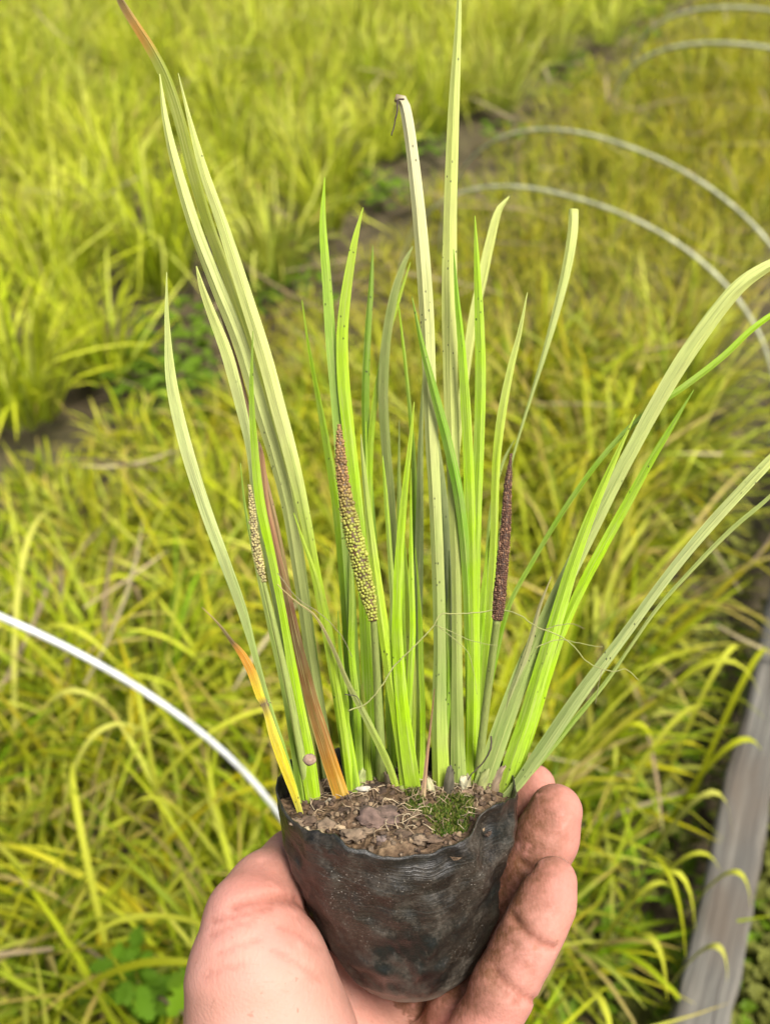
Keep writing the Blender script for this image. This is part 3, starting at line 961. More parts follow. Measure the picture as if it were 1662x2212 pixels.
def leaf(pts, cols, dd=-0.012, roll=0.0, ridge=0.0, thick=0.66, base=None, blunt=False, label=None, dmid=0.0, twist=0.0):
    """pts: (u, v, width px) from the tip down to the base; cols: list of (fraction from tip, colour)"""
    P = np.array(pts, float)
    P[:, 2] *= 0.80
    bu, bv = P[-1, :2] if base is None else base
    bcam = ray_soil(bu, bv)
    db = -bcam[2]
    # sink the base a little into the soil
    ext = P[-1].copy(); ext[0] += (P[-1, 0] - P[-2, 0]) * 12 / max(1, abs(P[-1, 1] - P[-2, 1])); ext[1] += 12
    P = np.vstack([P, ext])
    n = max(24, int(np.sum(np.linalg.norm(np.diff(P[:, :2], axis=0), axis=1)) / 16))
    Q = catmull(P, n)
    Q[:, 2] = np.maximum(Q[:, 2], 1.0)
    arc = np.concatenate([[0], np.cumsum(np.linalg.norm(np.diff(Q[:, :2], axis=0), axis=1))]); arc /= arc[-1]
    dep = db + dd * (1 - arc) + dmid * 4 * arc * (1 - arc)
    ctr = np.array([cpt(u, v, d_) for (u, v), d_ in zip(Q[:, :2], dep)])
    T = np.gradient(ctr, axis=0); T /= np.linalg.norm(T, axis=1)[:, None]
    E = -ctr / np.linalg.norm(ctr, axis=1)[:, None]
    S = np.cross(E, T); S /= np.linalg.norm(S, axis=1)[:, None]      # points to image left for an upward path, fixed below
    S = np.where((S[:, :1] < 0), S, S)
    Nn = np.cross(T, S)
    Nn *= np.sign(np.sum(Nn * E, axis=1))[:, None]
    fr = np.array([c[0] for c in cols]); cc = np.array([c[1] for c in cols])
    sgn = np.sign(np.mean(S[:, 0]))
    S = S * sgn                                                     # S now points to the image right
    prof = [(-1.0, 0.0), (-0.5 + ridge * 0.5, 0.46), (ridge, 1.0), (0.5 + ridge * 0.5, 0.46), (1.0, 0.0), (0.5 + ridge * 0.5, -0.46), (ridge, -0.9), (-0.5 + ridge * 0.5, -0.46)]
    k = len(prof)
    V, C, U = [], [], []
    ph = random.uniform(0, 50)
    for i in range(n):
        hw = 0.5 * Q[i, 2] * K * dep[i]
        hw *= 1 + 0.05 * noise.noise((ph, arc[i] * 9, 0))
        ro = roll + twist * (arc[i] - 0.5) + 0.10 * noise.noise((ph, arc[i] * 4, 3))
        s = S[i] * math.cos(ro) + Nn[i] * math.sin(ro)
        nn = -S[i] * math.sin(ro) + Nn[i] * math.cos(ro)
        c = np.array([np.interp(arc[i], fr, cc[:, q]) for q in range(3)])
        for (x, y) in prof:
            V.append(ctr[i] + s * hw * x / max(0.75, abs(math.cos(ro))) + nn * hw * thick * y)
            edge = 1.0 + 0.18 * (abs(x) > 0.9)
            C.append(c * edge); U.append((0.5 + 0.5 * x + ph, arc[i] * 10 + ph, 0))
    F = []
    for i in range(n - 1):
        for j in range(k):
            F.append((i * k + j, i * k + (j + 1) % k, (i + 1) * k + (j + 1) % k, (i + 1) * k + j))
    F.append(tuple(range(k - 1, -1, -1)))
    o = mesh_obj('leaf', c2w(np.array(V)), F, M_LEAF, plant, cols=np.array(C), uvs=np.array(U))
    me = o.data
    # ridge and margins stay crisp
    sharp = np.zeros(len(me.edges), bool)
    ev = np.empty(len(me.edges) * 2, np.int32); me.edges.foreach_get('vertices', ev); ev = ev.reshape(-1, 2)
    for j in (0, 2, 4, 6):
        sharp |= ((ev[:, 0] % k) == j) & ((ev[:, 1] % k) == j)
    a = me.attributes.new('sharp_edge', 'BOOLEAN', 'EDGE'); a.data.foreach_set('value', sharp)
    if label: o['label'] = label
    return o

def ramp_c(tip, mid, base, p=0.5):
    return [(0, tip), (p, mid), (1, base)]

# back rank first
leaf([(805, 530, 2), (801, 620, 13), (794, 720, 18), (789, 850, 20), (792, 980, 22), (806, 1200, 24), (815, 1450, 28), (818, 1640, 34)], ramp_c(GREEN, GREEN, OLIVE), dd=0.012, ridge=-.3)
leaf([(891, 532, 3), (872, 570, 14), (850, 640, 22), (833, 740, 26), (827, 850, 27), (832, 950, 26), (842, 1080, 27), (852, 1250, 28), (866, 1420, 28), (874, 1650, 30)], ramp_c(GREY, GREY, GREEN), dd=0.010, ridge=.2)
leaf([(886, 566, 2), (858, 655, 10), (832, 745, 13), (812, 850, 15), (800, 960, 16), (798, 1150, 18), (812, 1400, 20), (822, 1640, 26)], ramp_c(SPRING, LIME, GREEN), dd=0.008)
leaf([(652, 648, 2), (665, 740, 7), (685, 850, 13), (705, 960, 20), (722, 1060, 24), (740, 1200, 32), (756, 1400, 38), (768, 1655, 44)], ramp_c(LIME, LIME, GREEN), dd=0.006, ridge=.4)
leaf([(860, 655, 2), (872, 760, 8), (884, 880, 10), (893, 1000, 13), (897, 1200, 18), (898, 1450, 24), (896, 1660, 30)], ramp_c(LIME, GREEN, GREEN), dd=0.012)
leaf([(1100, 423, 3), (1076, 455, 18), (1056, 530, 25), (1040, 605, 27), (1023, 680, 26), (1009, 770, 24), (998, 860, 22), (986, 960, 20), (976, 1060, 22), (966, 1300, 24), (964, 1650, 30)], ramp_c(PALE, PALE, GREY, .35), dd=0.004, ridge=.35)
leaf([(946, 950, 3), (952, 1030, 20), (962, 1150, 28), (967, 1300, 30), (968, 1480, 30), (966, 1670, 34)], ramp_c(GREY, (.20, .25, .11), OLIVE), dd=0.004, ridge=-.4)
leaf([(915, 800, 4), (908, 950, 14), (906, 1100, 20), (903, 1260, 26), (899, 1430, 28), (900, 1665, 36)], ramp_c(GREY, (.24, .30, .10), SPRING), dd=0.004)
leaf([(1238, 452, 25), (1236, 500, 26), (1223, 580, 25), (1201, 670, 21), (1176, 760, 14), (1150, 845, 9), (1125, 925, 7), (1100, 1015, 6), (1086, 1100, 7), (1070, 1250, 9), (1052, 1450, 12), (1035, 1640, 16)], ramp_c(PALE, GREY, GREEN, .3), dd=0.010, ridge=-.3, blunt=True, label='pale leaf cut off square at its tip')
leaf([(1110, 950, 2), (1085, 1000, 8), (1062, 1090, 10), (1052, 1200, 12), (1045, 1400, 16), (1030, 1640, 20)], ramp_c(GREY, GREEN, GREEN), dd=0.010)
# left fan
leaf([(240, -40, 4), (262, 5, 20), (290, 50, 24), (325, 105, 28), (358, 170, 30), (388, 260, 30), (416, 370, 30), (452, 490, 30), (500, 620, 32), (548, 760, 34), (588, 900, 34), (618, 1040, 32), (642, 1180, 30), (668, 1380, 32), (690, 1540, 34), (706, 1690, 36)],
     [(0, (.08, .05, .025)), (.03, (.14, .07, .02)), (.06, (.46, .22, .03)), (.085, (.40, .24, .04)), (.11, OLIVE), (.5, OLIVE), (.75, GREY), (1, GREEN)], dd=-0.010, ridge=.5, label='tallest leaf with a withered orange and black tip')
leaf([(345, 160, 3), (358, 260, 18), (384, 370, 28), (424, 500, 34), (470, 620, 37), (518, 740, 40), (558, 870, 40), (592, 980, 36), (620, 1090, 32), (642, 1220, 30), (668, 1400, 30), (694, 1560, 34), (716, 1700, 38)], ramp_c(PALE, (.50, .55, .17), GREY, .45), dd=-0.016, ridge=-.15, roll=.15)
leaf([(385, 158, 2), (410, 260, 12), (440, 370, 26), (482, 490, 32), (530, 640, 38), (571, 770, 40), (603, 890, 40), (632, 1000, 37), (655, 1100, 32), (682, 1240, 27), (702, 1340, 28), (722, 1450, 32), (742, 1570, 36), (764, 1715, 40)],
     [(0, PALE), (.5, (.56, .60, .20)), (.68, SPRING), (1, LIME)], dd=-0.018, ridge=.0, roll=-.1)
leaf([(468, 648, 3), (490, 720, 9), (515, 800, 11), (540, 900, 12), (575, 1040, 12), (610, 1200, 14), (650, 1450, 18), (690, 1690, 24)], [(0, (.30, .17, .09)), (.4, (.33, .18, .10)), (1, OLIVE)], dd=-0.012)
leaf([(424, 575, 4), (436, 620, 16), (452, 665, 22), (490, 765, 31), (518, 870, 30), (540, 970, 22), (553, 1090, 18), (585, 1240, 20), (612, 1380, 24), (645, 1560, 32), (676, 1735, 36)], ramp_c(PALE, (.50, .56, .2), GREEN, .3), dd=-0.020, ridge=.3)
leaf([(546, 715, 2), (543, 850, 13), (549, 960, 20), (561, 1080, 25), (590, 1220, 22), (613, 1340, 20), (640, 1500, 30), (664, 1640, 42), (678, 1738, 40)], ramp_c(GREEN, LIME, LIME, .35), dd=-0.028, ridge=.2)
leaf([(519, 1000, 2), (530, 1100, 7), (556, 1230, 12), (588, 1370, 17), (622, 1520, 24), (655, 1735, 28)], ramp_c(GREEN, GREY, GREEN, .35), dd=-0.022)
leaf([(360, 588, 2), (361, 700, 14), (371, 830, 29), (400, 960, 34), (440, 1090, 33), (482, 1205, 31), (522, 1315, 26), (552, 1420, 17), (580, 1520, 14), (612, 1620, 16), (650, 1750, 16)], ramp_c((.50, .56, .16), (.54, .60, .24), GREEN, .4), dd=-0.020, ridge=.25)
leaf([(436, 1312, 2), (460, 1335, 4), (482, 1360, 8), (500, 1385, 11), (522, 1412, 20), (545, 1455, 25), (562, 1505, 22), (572, 1525, 17), (590, 1585, 25), (612, 1650, 27), (634, 1710, 22), (650, 1762, 14)],
     [(0, TAN), (.09, (.2, .1, .04)), (.13, BROWN), (.2, (.10, .04, .015)), (.24, ORAN), (.32, ORAN), (.40, (.70, .48, .03)), (.46, YELL), (.475, (.15, .09, .05)), (.5, (.15, .09, .05)), (.54, YELL), (.85, YELL), (1, (.4, .42, .04))], dd=-0.004, ridge=.2, label='short yellow dying leaf with an orange and brown tip')
leaf([(560, 955, 4), (565, 985, 14), (575, 1080, 16), (598, 1190, 17), (620, 1285, 22), (645, 1400, 28), (675, 1520, 36), (706, 1625, 41), (744, 1742, 44)],
     [(0, (.10, .05, .03)), (.05, (.30, .13, .07)), (.2, (.36, .17, .09)), (.38, (.18, .075, .035)), (.55, (.10, .04, .018)), (.68, (.18, .075, .022)), (.82, (.30, .12, .022)), (.92, (.52, .24, .02)), (1, (.66, .38, .03))], dd=-0.014, ridge=.1, label='withered rust brown leaf with an orange base')
leaf([(634, 1108, 2), (655, 1170, 9), (684, 1255, 15), (703, 1350, 18), (722, 1450, 18), (745, 1600, 20), (760, 1720, 22)], ramp_c(SPRING, SPRING, LIME), dd=-0.022)
# middle
leaf([(701, 383, 2), (697, 480, 17), (705, 600, 25), (714, 730, 29), (725, 860, 29), (736, 1000, 28), (747, 1150, 27), (757, 1300, 27), (768, 1500, 30), (778, 1690, 36)], ramp_c(LIME, (.30, .46, .07), GREEN, .3), dd=-0.004, ridge=.3)
leaf([(784, 448, 2), (767, 515, 16), (749, 620, 26), (739, 720, 31), (741, 820, 33), (751, 920, 33), (766, 1050, 32), (781, 1200, 30), (790, 1400, 30), (800, 1690, 34)], ramp_c(SPRING, LIME, GREEN, .4), dd=-0.008, ridge=.25)
leaf([(779, 938, 2), (785, 1010, 12), (800, 1150, 22), (820, 1300, 28), (842, 1450, 32), (868, 1600, 40), (884, 1725, 44)], ramp_c(GREY, SPRING, LIME, .4), dd=-0.018, ridge=-.2)
leaf([(894, 868, 2), (886, 950, 10), (874, 1060, 17), (862, 1200, 23), (857, 1350, 28), (866, 1500, 34), (880, 1620, 40), (896, 1730, 40)], ramp_c(SPRING, LIME, LIME, .4), dd=-0.020, ridge=.3)
leaf([(826, 985, 2), (832, 1060, 10), (842, 1200, 14), (853, 1380, 16), (868, 1550, 20), (880, 1700, 24)], ramp_c(LIME, GREY, GREEN), dd=-0.010)
leaf([(853, 211, 20), (868, 216, 28), (878, 250, 31), (891, 340, 32), (903, 450, 35), (913, 560, 38), (921, 680, 39), (926, 800, 37), (932, 950, 35), (940, 1100, 33), (946, 1250, 33), (949, 1400, 34), (948, 1550, 40), (953, 1710, 48)],
     [(0, (.28, .18, .13)), (.015, (.60, .56, .34)), (.3, (.52, .54, .19)), (.6, (.42, .48, .14)), (.85, (.30, .40, .09)), (1, SPRING)], dd=-0.020, ridge=-.25, roll=.1, label='pale speckled leaf broken off at its tip')
leaf([(870, 218, 6), (860, 222, 7), (855, 245, 6), (851, 268, 5), (845, 292, 2)][::-1] + [], [(0, BROWN), (1, (.14, .08, .05))], dd=-0.0005, base=(953, 1710), label='dark withered thread hanging from the broken leaf tip') if False else None
leaf([(994, -70, 3), (991, 0, 13), (987, 90, 20), (981, 200, 28), (975, 350, 34), (971, 500, 38), (970, 650, 41), (972, 800, 40), (976, 950, 37), (981, 1100, 32), (985, 1250, 27), (986, 1400, 28), (987, 1550, 34), (990, 1705, 44)],
     ramp_c((.48, .55, .12), (.52, .56, .15), (.28, .38, .08), .45), dd=-0.022, ridge=-.1, roll=-.05)
leaf([(889, 640, 2), (910, 740, 14), (938, 850, 23), (967, 960, 27), (990, 1070, 27), (1004, 1190, 26), (1012, 1350, 26), (1015, 1500, 26), (1014, 1690, 28)], ramp_c(GREEN, (.17, .36, .02), LIME, .4), dd=-0.030, ridge=.0)
leaf([(979, 538, 2), (986, 640, 13), (996, 750, 21), (1005, 880, 26), (1011, 1000, 28), (1015, 1150, 30), (1018, 1320, 29), (1019, 1500, 28), (1016, 1695, 30)], ramp_c((.20, .42, .02), LIME, LIME, .3), dd=-0.027, ridge=.3)
leaf([(1025, 466, 2), (1029, 560, 15), (1034, 680, 24), (1037, 800, 28), (1034, 950, 29), (1029, 1100, 27), (1026, 1300, 24), (1026, 1500, 24), (1022, 1690, 28)], ramp_c(LIME, (.34, .53, .03), LIME, .4), dd=-0.024, ridge=.2)
leaf([(1138, 632, 2), (1121, 720, 12), (1101, 800, 19), (1082, 900, 23), (1071, 1000, 22), (1066, 1150, 20), (1058, 1300, 20), (1046, 1460, 20), (1030, 1680, 24)], ramp_c(PALE, SPRING, GREEN, .35), dd=-0.016, ridge=.3)
# front small ones
leaf([(598, 1262, 2), (640, 1300, 4), (680, 1330, 6), (716, 1395, 10), (752, 1478, 14), (782, 1535, 18), (812, 1595, 19), (840, 1655, 19), (862, 1722, 18)], [(0, TAN), (.3, (.34, .30, .12)), (.6, GREY), (1, SPRING)], dd=-0.022, ridge=.2)
leaf([(938, 1488, 2), (928, 1580, 6), (919, 1660, 10), (911, 1748, 15)], [(0, (.2, .08, .04)), (.5, (.40, .20, .12)), (1, (.55, .40, .25))], dd=-0.006, label='short dry reddish leaf stub at the front')
leaf([(962, 1420, 2), (964, 1520, 14), (968, 1600, 18), (975, 1700, 22)], ramp_c((.1, .1, .05), OLIVE, (.12, .12, .06)), dd=-0.004)
# right fan
leaf([(1760, 545, 4), (1700, 556, 18), (1662, 572, 28), (1602, 612, 38), (1552, 668, 42), (1503, 735, 43), (1460, 800, 42), (1410, 885, 38), (1370, 960, 36), (1322, 1050, 38), (1272, 1150, 40), (1222, 1250, 42), (1172, 1355, 44), (1130, 1450, 48), (1085, 1570, 52), (1040, 1705, 52)],
     ramp_c(PALE, (.46, .52, .16), (.26, .36, .09), .35), dd=-0.014, ridge=.28)
leaf([(1372, 895, 2), (1332, 980, 13), (1284, 1090, 24), (1243, 1200, 31), (1206, 1320, 37), (1174, 1430, 42), (1140, 1545, 46), (1108, 1640, 48), (1088, 1705, 44)], ramp_c(SPRING, (.36, .58, .02), (.34, .52, .03), .5), dd=-0.022, ridge=.0)
leaf([(1497, 842, 2), (1450, 920, 13), (1400, 1003, 20), (1350, 1093, 25), (1300, 1183, 27), (1252, 1275, 27), (1214, 1360, 26), (1184, 1450, 26), (1150, 1560, 28), (1104, 1700, 30)], ramp_c(GREEN, LIME, LIME, .4), dd=-0.018, ridge=.2)
leaf([(1760, 620, 3), (1662, 682, 14), (1615, 718, 16), (1560, 770, 17), (1480, 832, 17), (1400, 888, 15), (1340, 942, 14), (1280, 1012, 13), (1210, 1112, 13), (1150, 1212, 12), (1100, 1305, 12), (1070, 1420, 14), (1042, 1560, 18), (1030, 1685, 22)], ramp_c(LIME, GREEN, GREEN, .4), dd=-0.010, ridge=.2)
leaf([(1790, 880, 4), (1720, 940, 20), (1662, 995, 27), (1600, 1060, 28), (1540, 1125, 29), (1480, 1195, 27), (1420, 1272, 26), (1360, 1355, 27), (1300, 1435, 31), (1240, 1517, 35), (1175, 1612, 36), (1120, 1690, 30), (1095, 1718, 24)], ramp_c(PALE, (.40, .46, .17), (.22, .30, .08), .4), dd=-0.012, ridge=-.1)
leaf([(1740, 990, 3), (1662, 1072, 10), (1580, 1142, 12), (1500, 1223, 11), (1420, 1312, 9), (1365, 1390, 8), (1310, 1470, 10), (1240, 1555, 14), (1170, 1640, 16), (1100, 1716, 16)], ramp_c(GREY, GREY, GREEN), dd=-0.006)
leaf([(1190, 1245, 2), (1165, 1310, 9), (1140, 1400, 16), (1105, 1500, 22), (1070, 1600, 26), (1030, 1700, 26)], ramp_c((.30, .24, .12), (.34, .36, .15), OLIVE), dd=-0.010, ridge=-.2)

def sheath(u, v, w, hpx, lean, colr, seed):
    """papery remnant of an old leaf base: a short curled strip with a torn end"""
    b = ray_soil(u, v, -0.001)
    d = -b[2]
    rn = random.Random(seed)
    NI, NJ = 9, 7
    V, C = [], []
    for i in range(NI):
        t = i / (NI - 1)
        for j in range(NJ):
            a = (j / (NJ - 1) - 0.5) * 2
            hh = hpx * K * d * t * (1 - 0.35 * rn.random() * (i == NI - 1) * abs(a))
            ww = w * 0.5 * K * d * (1 - 0.55 * t * t)
            V.append(b + A_X * (a * ww + lean * K * d * t * t) + A_UP * hh + A_FR * (ww * (1 - a * a) * 0.8 + 0.0004 * rn.uniform(-1, 1)))
            C.append(np.array(colr) * (0.75 + 0.5 * rn.random()))
    F = [(i * NJ + j, i * NJ + j + 1, (i + 1) * NJ + j + 1, (i + 1) * NJ + j) for i in range(NI - 1) for j in range(NJ - 1)]
    mesh_obj('dead_sheath', c2w(np.array(V)), F, M_ROOT, plant, cols=np.array(C))
for i_, (u, v, w, h_, le, c_) in enumerate([
        (690, 1730, 26, 70, -18, (.14, .10, .05)), (775, 1712, 30, 60, 8, (.24, .27, .09)), (842, 1712, 22, 50, -10, (.20, .15, .09)), (868, 1732, 24, 46, 6, (.26, .30, .08)),
        (930, 1735, 24, 60, -6, (.36, .34, .18)), (968, 1728, 26, 80, 4, (.09, .08, .05)), (1003, 1720, 28, 55, 6, (.28, .25, .14)), (1040, 1715, 26, 60, 14, (.25, .27, .09)),
        (1066, 1712, 24, 66, 26, (.22, .16, .10)), (812, 1690, 30, 90, -8, (.12, .09, .05)), (1085, 1708, 20, 44, 20, (.28, .32, .10)), (738, 1740, 20, 34, -8, (.16, .10, .05))]):
    sheath(u, v, w, h_, le, c_, 50 + i_)

rl = random.Random(4)
for q in range(16):      # thin younger leaves filling the middle of the tuft
    bu = rl.uniform(745, 1065); bv = rl.uniform(1655, 1725)
    tu = bu + (bu - 900) * rl.uniform(0.05, 0.35) + rl.uniform(-25, 25); tv = rl.uniform(880, 1330)
    w = rl.uniform(12, 22)
    pts = []
    for t in np.linspace(0, 1, 7):
        b = math.sin(t * math.pi) * rl.uniform(4, 10) * (1 if q % 2 else -1)
        pts.append((tu + (bu - tu) * t ** 0.9 + b, tv + (bv - tv) * t, max(2, w * min(1, 2.6 * t + 0.05) * (1 + 0.25 * t))))
    leaf(pts, ramp_c(rl.choice([LIME, GREEN, GREY]), rl.choice([GREEN, LIME, OLIVE]), rl.choice([LIME, GREEN])), dd=rl.uniform(-0.006, 0.006), ridge=rl.uniform(-.4, .4))

# withered thread at the broken tip and the fine root strands
def strand(name, pts, dep, rpx, colr, label=None):
    Q = catmull([(u, v, 0) for u, v in pts], max(14, len(pts) * 7))
    path = np.array([cpt(u, v, dep + 0.0012 * noise.noise((u * 0.02, v * 0.02, 0))) for u, v, _ in Q])
    path[:, :2] += 0.0002 * np.array([[noise.noise((p[0] * 600, p[1] * 600, 5)), noise.noise((p[0] * 600, p[1] * 600, 9))] for p in path])
    rad = 0.75 * rpx * K * dep * np.linspace(1.0, 0.55, len(path))
    V, F = tube(path, rad, 6)
    o = mesh_obj(name, c2w(V), F, M_ROOT, plant, cols=np.array([colr] * len(V)))
    if label: o['label'] = label
strand('withered_thread', [(872, 214), (860, 216), (857, 240), (852, 265), (845, 293)], 0.3135, 3.0, (.05, .03, .02), 'dark withered thread hanging from the broken leaf tip')
RT, RT2 = (.25, .26, .08), (.20, .17, .08)
strand('root_strand', [(752, 1535), (790, 1520), (825, 1480), (850, 1440), (885, 1405), (915, 1375), (936, 1352), (950, 1328), (985, 1326), (1030, 1323), (1085, 1317), (1120, 1328), (1155, 1352), (1195, 1368), (1215, 1378), (1240, 1398), (1262, 1425), (1290, 1442), (1325, 1450), (1350, 1446), (1378, 1468)], 0.297, 2.3, RT, 'long thin root strand hanging across the leaves')
strand('root_strand', [(937, 1350), (965, 1360), (995, 1375), (1040, 1390), (1075, 1395)], 0.297, 1.3, RT)
strand('root_strand', [(945, 1352), (985, 1385), (1010, 1410), (1022, 1450), (1030, 1500)], 0.297, 1.2, RT)
strand('root_strand', [(1170, 1362), (1200, 1352), (1235, 1348), (1262, 1358)], 0.297, 1.2, RT2)
strand('root_strand', [(1155, 1400), (1190, 1385), (1215, 1382), (1260, 1392), (1300, 1398)], 0.298, 1.6, RT)
strand('root_strand', [(1300, 1446), (1292, 1475), (1288, 1500), (1284, 1520)], 0.297, 1.2, RT2)
strand('root_strand', [(600, 1238), (640, 1290), (690, 1325), (735, 1370), (760, 1420)], 0.296, 1.4, RT2)
strand('root_strand', [(1060, 1590), (1058, 1620), (1040, 1650), (1020, 1670), (1005, 1690)], 0.318, 3.0, (.05, .035, .02))
strand('root_strand', [(745, 1500), (770, 1505), (780, 1530)], 0.315, 1.6, (.06, .05, .03))
lump(cpt(668, 1641, 0.3060), 13.5 * K * 0.306, (.24, .16, .11), seed=31, rough=0.15, squash=(1.05, 1.0, .6), label='small round brown clod stuck to a green leaf')
lump(cpt(784, 1704, 0.318), 10 * K * 0.318, (.38, .35, .27), name='pale_root_stub', seed=33, rough=0.3, squash=(1.6, .6, .6))
lump(cpt(1000, 1690, 0.318), 11 * K * 0.318, (.36, .33, .20), name='pale_root_stub', seed=35, rough=0.3, squash=(.8, 1.3, .6))
lump(cpt(573, 1519, 0.3195), 9 * K * 0.32, (.13, .08, .06), seed=36, rough=0.6, squash=(1, 1.3, .8))

# ---- flower spikes
def spike(pts, dep0, dep1, stalk, colf, core, beadpx, label, seed):
    P = catmull(pts, 70)
    arc = np.linspace(0, 1, 70)
    dep = dep0 + (dep1 - dep0) * arc
    ctr = np.array([cpt(u, v, d_) for (u, v), d_ in zip(P[:, :2], dep)])
    hw = 0.44 * P[:, 2] * K * dep
    V, F = tube(ctr, np.maximum(hw * 0.86, 0.0003), 14)
    s = mesh_obj('flower_spike', c2w(V), F, M_SPIKE, plant, cols=np.array([core] * len(V)))
    s['label'] = label
    # beads laid out in spirals, too small to pick apart singly
    L = np.sum(np.linalg.norm(np.diff(ctr, axis=0), axis=1))
    T = np.gradient(ctr, axis=0); T /= np.linalg.norm(T, axis=1)[:, None]
    ref = np.array([0.3, 0.1, 0.95])
    rnd = random.Random(seed)
    BV, BF, BC = [], [], []
    y = 0.0; row = 0
    oct_v = ICO_V; oct_f = ICO_F
    while y < L:
        f = y / L
        i = min(int(f * 69), 68)
        a = np.cross(T[i], ref); a /= np.linalg.norm(a); b = np.cross(T[i], a)
        r = max(hw[i], 0.0003)
        br = beadpx * K * dep[i] * (0.75 + 0.5 * min(1, r / (16 * K * dep[i])) * 0.7)
        n = max(5, int(2 * math.pi * r * 0.92 / (2.05 * br)))
        for q in range(n):
            an = (q + 0.5 * (row % 2) + rnd.uniform(-.3, .3)) / n * 2 * math.pi + row * 0.13
            out = a * math.cos(an) + b * math.sin(an)
            g = br * rnd.uniform(0.72, 1.08) * (1.4 if rnd.random() < 0.07 else 1)
            p = ctr[i] + (y / L * 69 - i) * (ctr[i + 1] - ctr[i]) + out * r * rnd.uniform(0.80, 0.93) + T[i] * br * rnd.uniform(-.5, .5)
            n0 = len(BV)
            c = np.array(colf(f, rnd)) * rnd.uniform(0.8, 1.2)
            for v in oct_v:
                BV.append(p + v * g)
            BF += [[k + n0 for k in fc] for fc in oct_f]
            BC += [c] * len(oct_v)
        y += 1.75 * br; row += 1
    bo = mesh_obj('seed_beads', c2w(np.array(BV)), BF, M_SPIKE, s, cols=np.array(BC)) if False else None
    bb = np.array(c2w(np.array(BV))) - np.array(plant['_org'])
    bo = mesh_obj('seed_beads', bb, BF, M_SPIKE, None, cols=np.array(BC))
    bo.parent = s
    props(bo, kind='stuff')
    if stalk:
        Q = catmull(stalk, 40)
        d2 = np.linspace(dep1, -ray_soil(stalk[-1][0], stalk[-1][1])[2], 40)
        path = np.array([cpt(u, v, d_) for (u, v), d_ in zip(Q[:, :2], d2)])
        tv, tf = tube(path, 0.5 * Q[:, 2] * K * d2, 10)
        st = np.array([[(j % 10) / 10, (j // 10) / 4, 0] for j in range(len(tv))])
        mesh_obj('spike_stalk', c2w(tv), tf, M_LEAF, plant, cols=np.array([(.44, .54, .14)] * len(tv)), uvs=st)

def col_mid(f, r):
    top, low = np.array((.24, .14, .045)), np.array((.27, .28, .04))
    t = min(1, max(0, (f - 0.28) / 0.25))
    return top * (1 - t) + low * t
def col_dark(f, r):
    return (.20, .105, .05) if r.random() < 0.25 else (.085, .036, .016)
def col_tan(f, r):
    return (.34, .29, .11)
spike([(732, 918, 4), (733, 940, 15), (735, 975, 24), (742, 1050, 31), (756, 1125, 42), (774, 1200, 45), (789, 1265, 40), (800, 1310, 30), (806, 1342, 20)], 0.300, 0.297,
      [(806, 1335, 14), (812, 1430, 16), (818, 1550, 20), (824, 1690, 24)], col_mid, (.085, .045, .015), 3.5, 'plump flower spike, pinkish above and yellow green below', 3)
spike([(1103, 982, 3), (1100, 1010, 11), (1096, 1050, 19), (1092, 1130, 25), (1086, 1200, 29), (1080, 1270, 31), (1076, 1315, 30), (1073, 1340, 24)], 0.2985, 0.297,
      [(1073, 1335, 17), (1062, 1420, 17), (1048, 1530, 18), (1030, 1690, 20)], col_dark, (.045, .02, .008), 2.4, 'slender dark maroon flower spike on a pale stalk', 5)
spike([(539, 1050, 4), (543, 1080, 12), (548, 1140, 18), (555, 1190, 21), (563, 1230, 18), (570, 1255, 8)], 0.294, 0.293,
      [(568, 1250, 8), (590, 1340, 12), (630, 1520, 16), (668, 1730, 20)], col_tan, (.09, .06, .025), 3.2, 'thin tan flower spike at the left, half behind a green leaf', 7)

# ------------------------------------------------------------------ hand (one continuous surface from a distance field)
def hp(u, v, d, r):
    return np.array([*cpt(u, v, d), r * K * d])

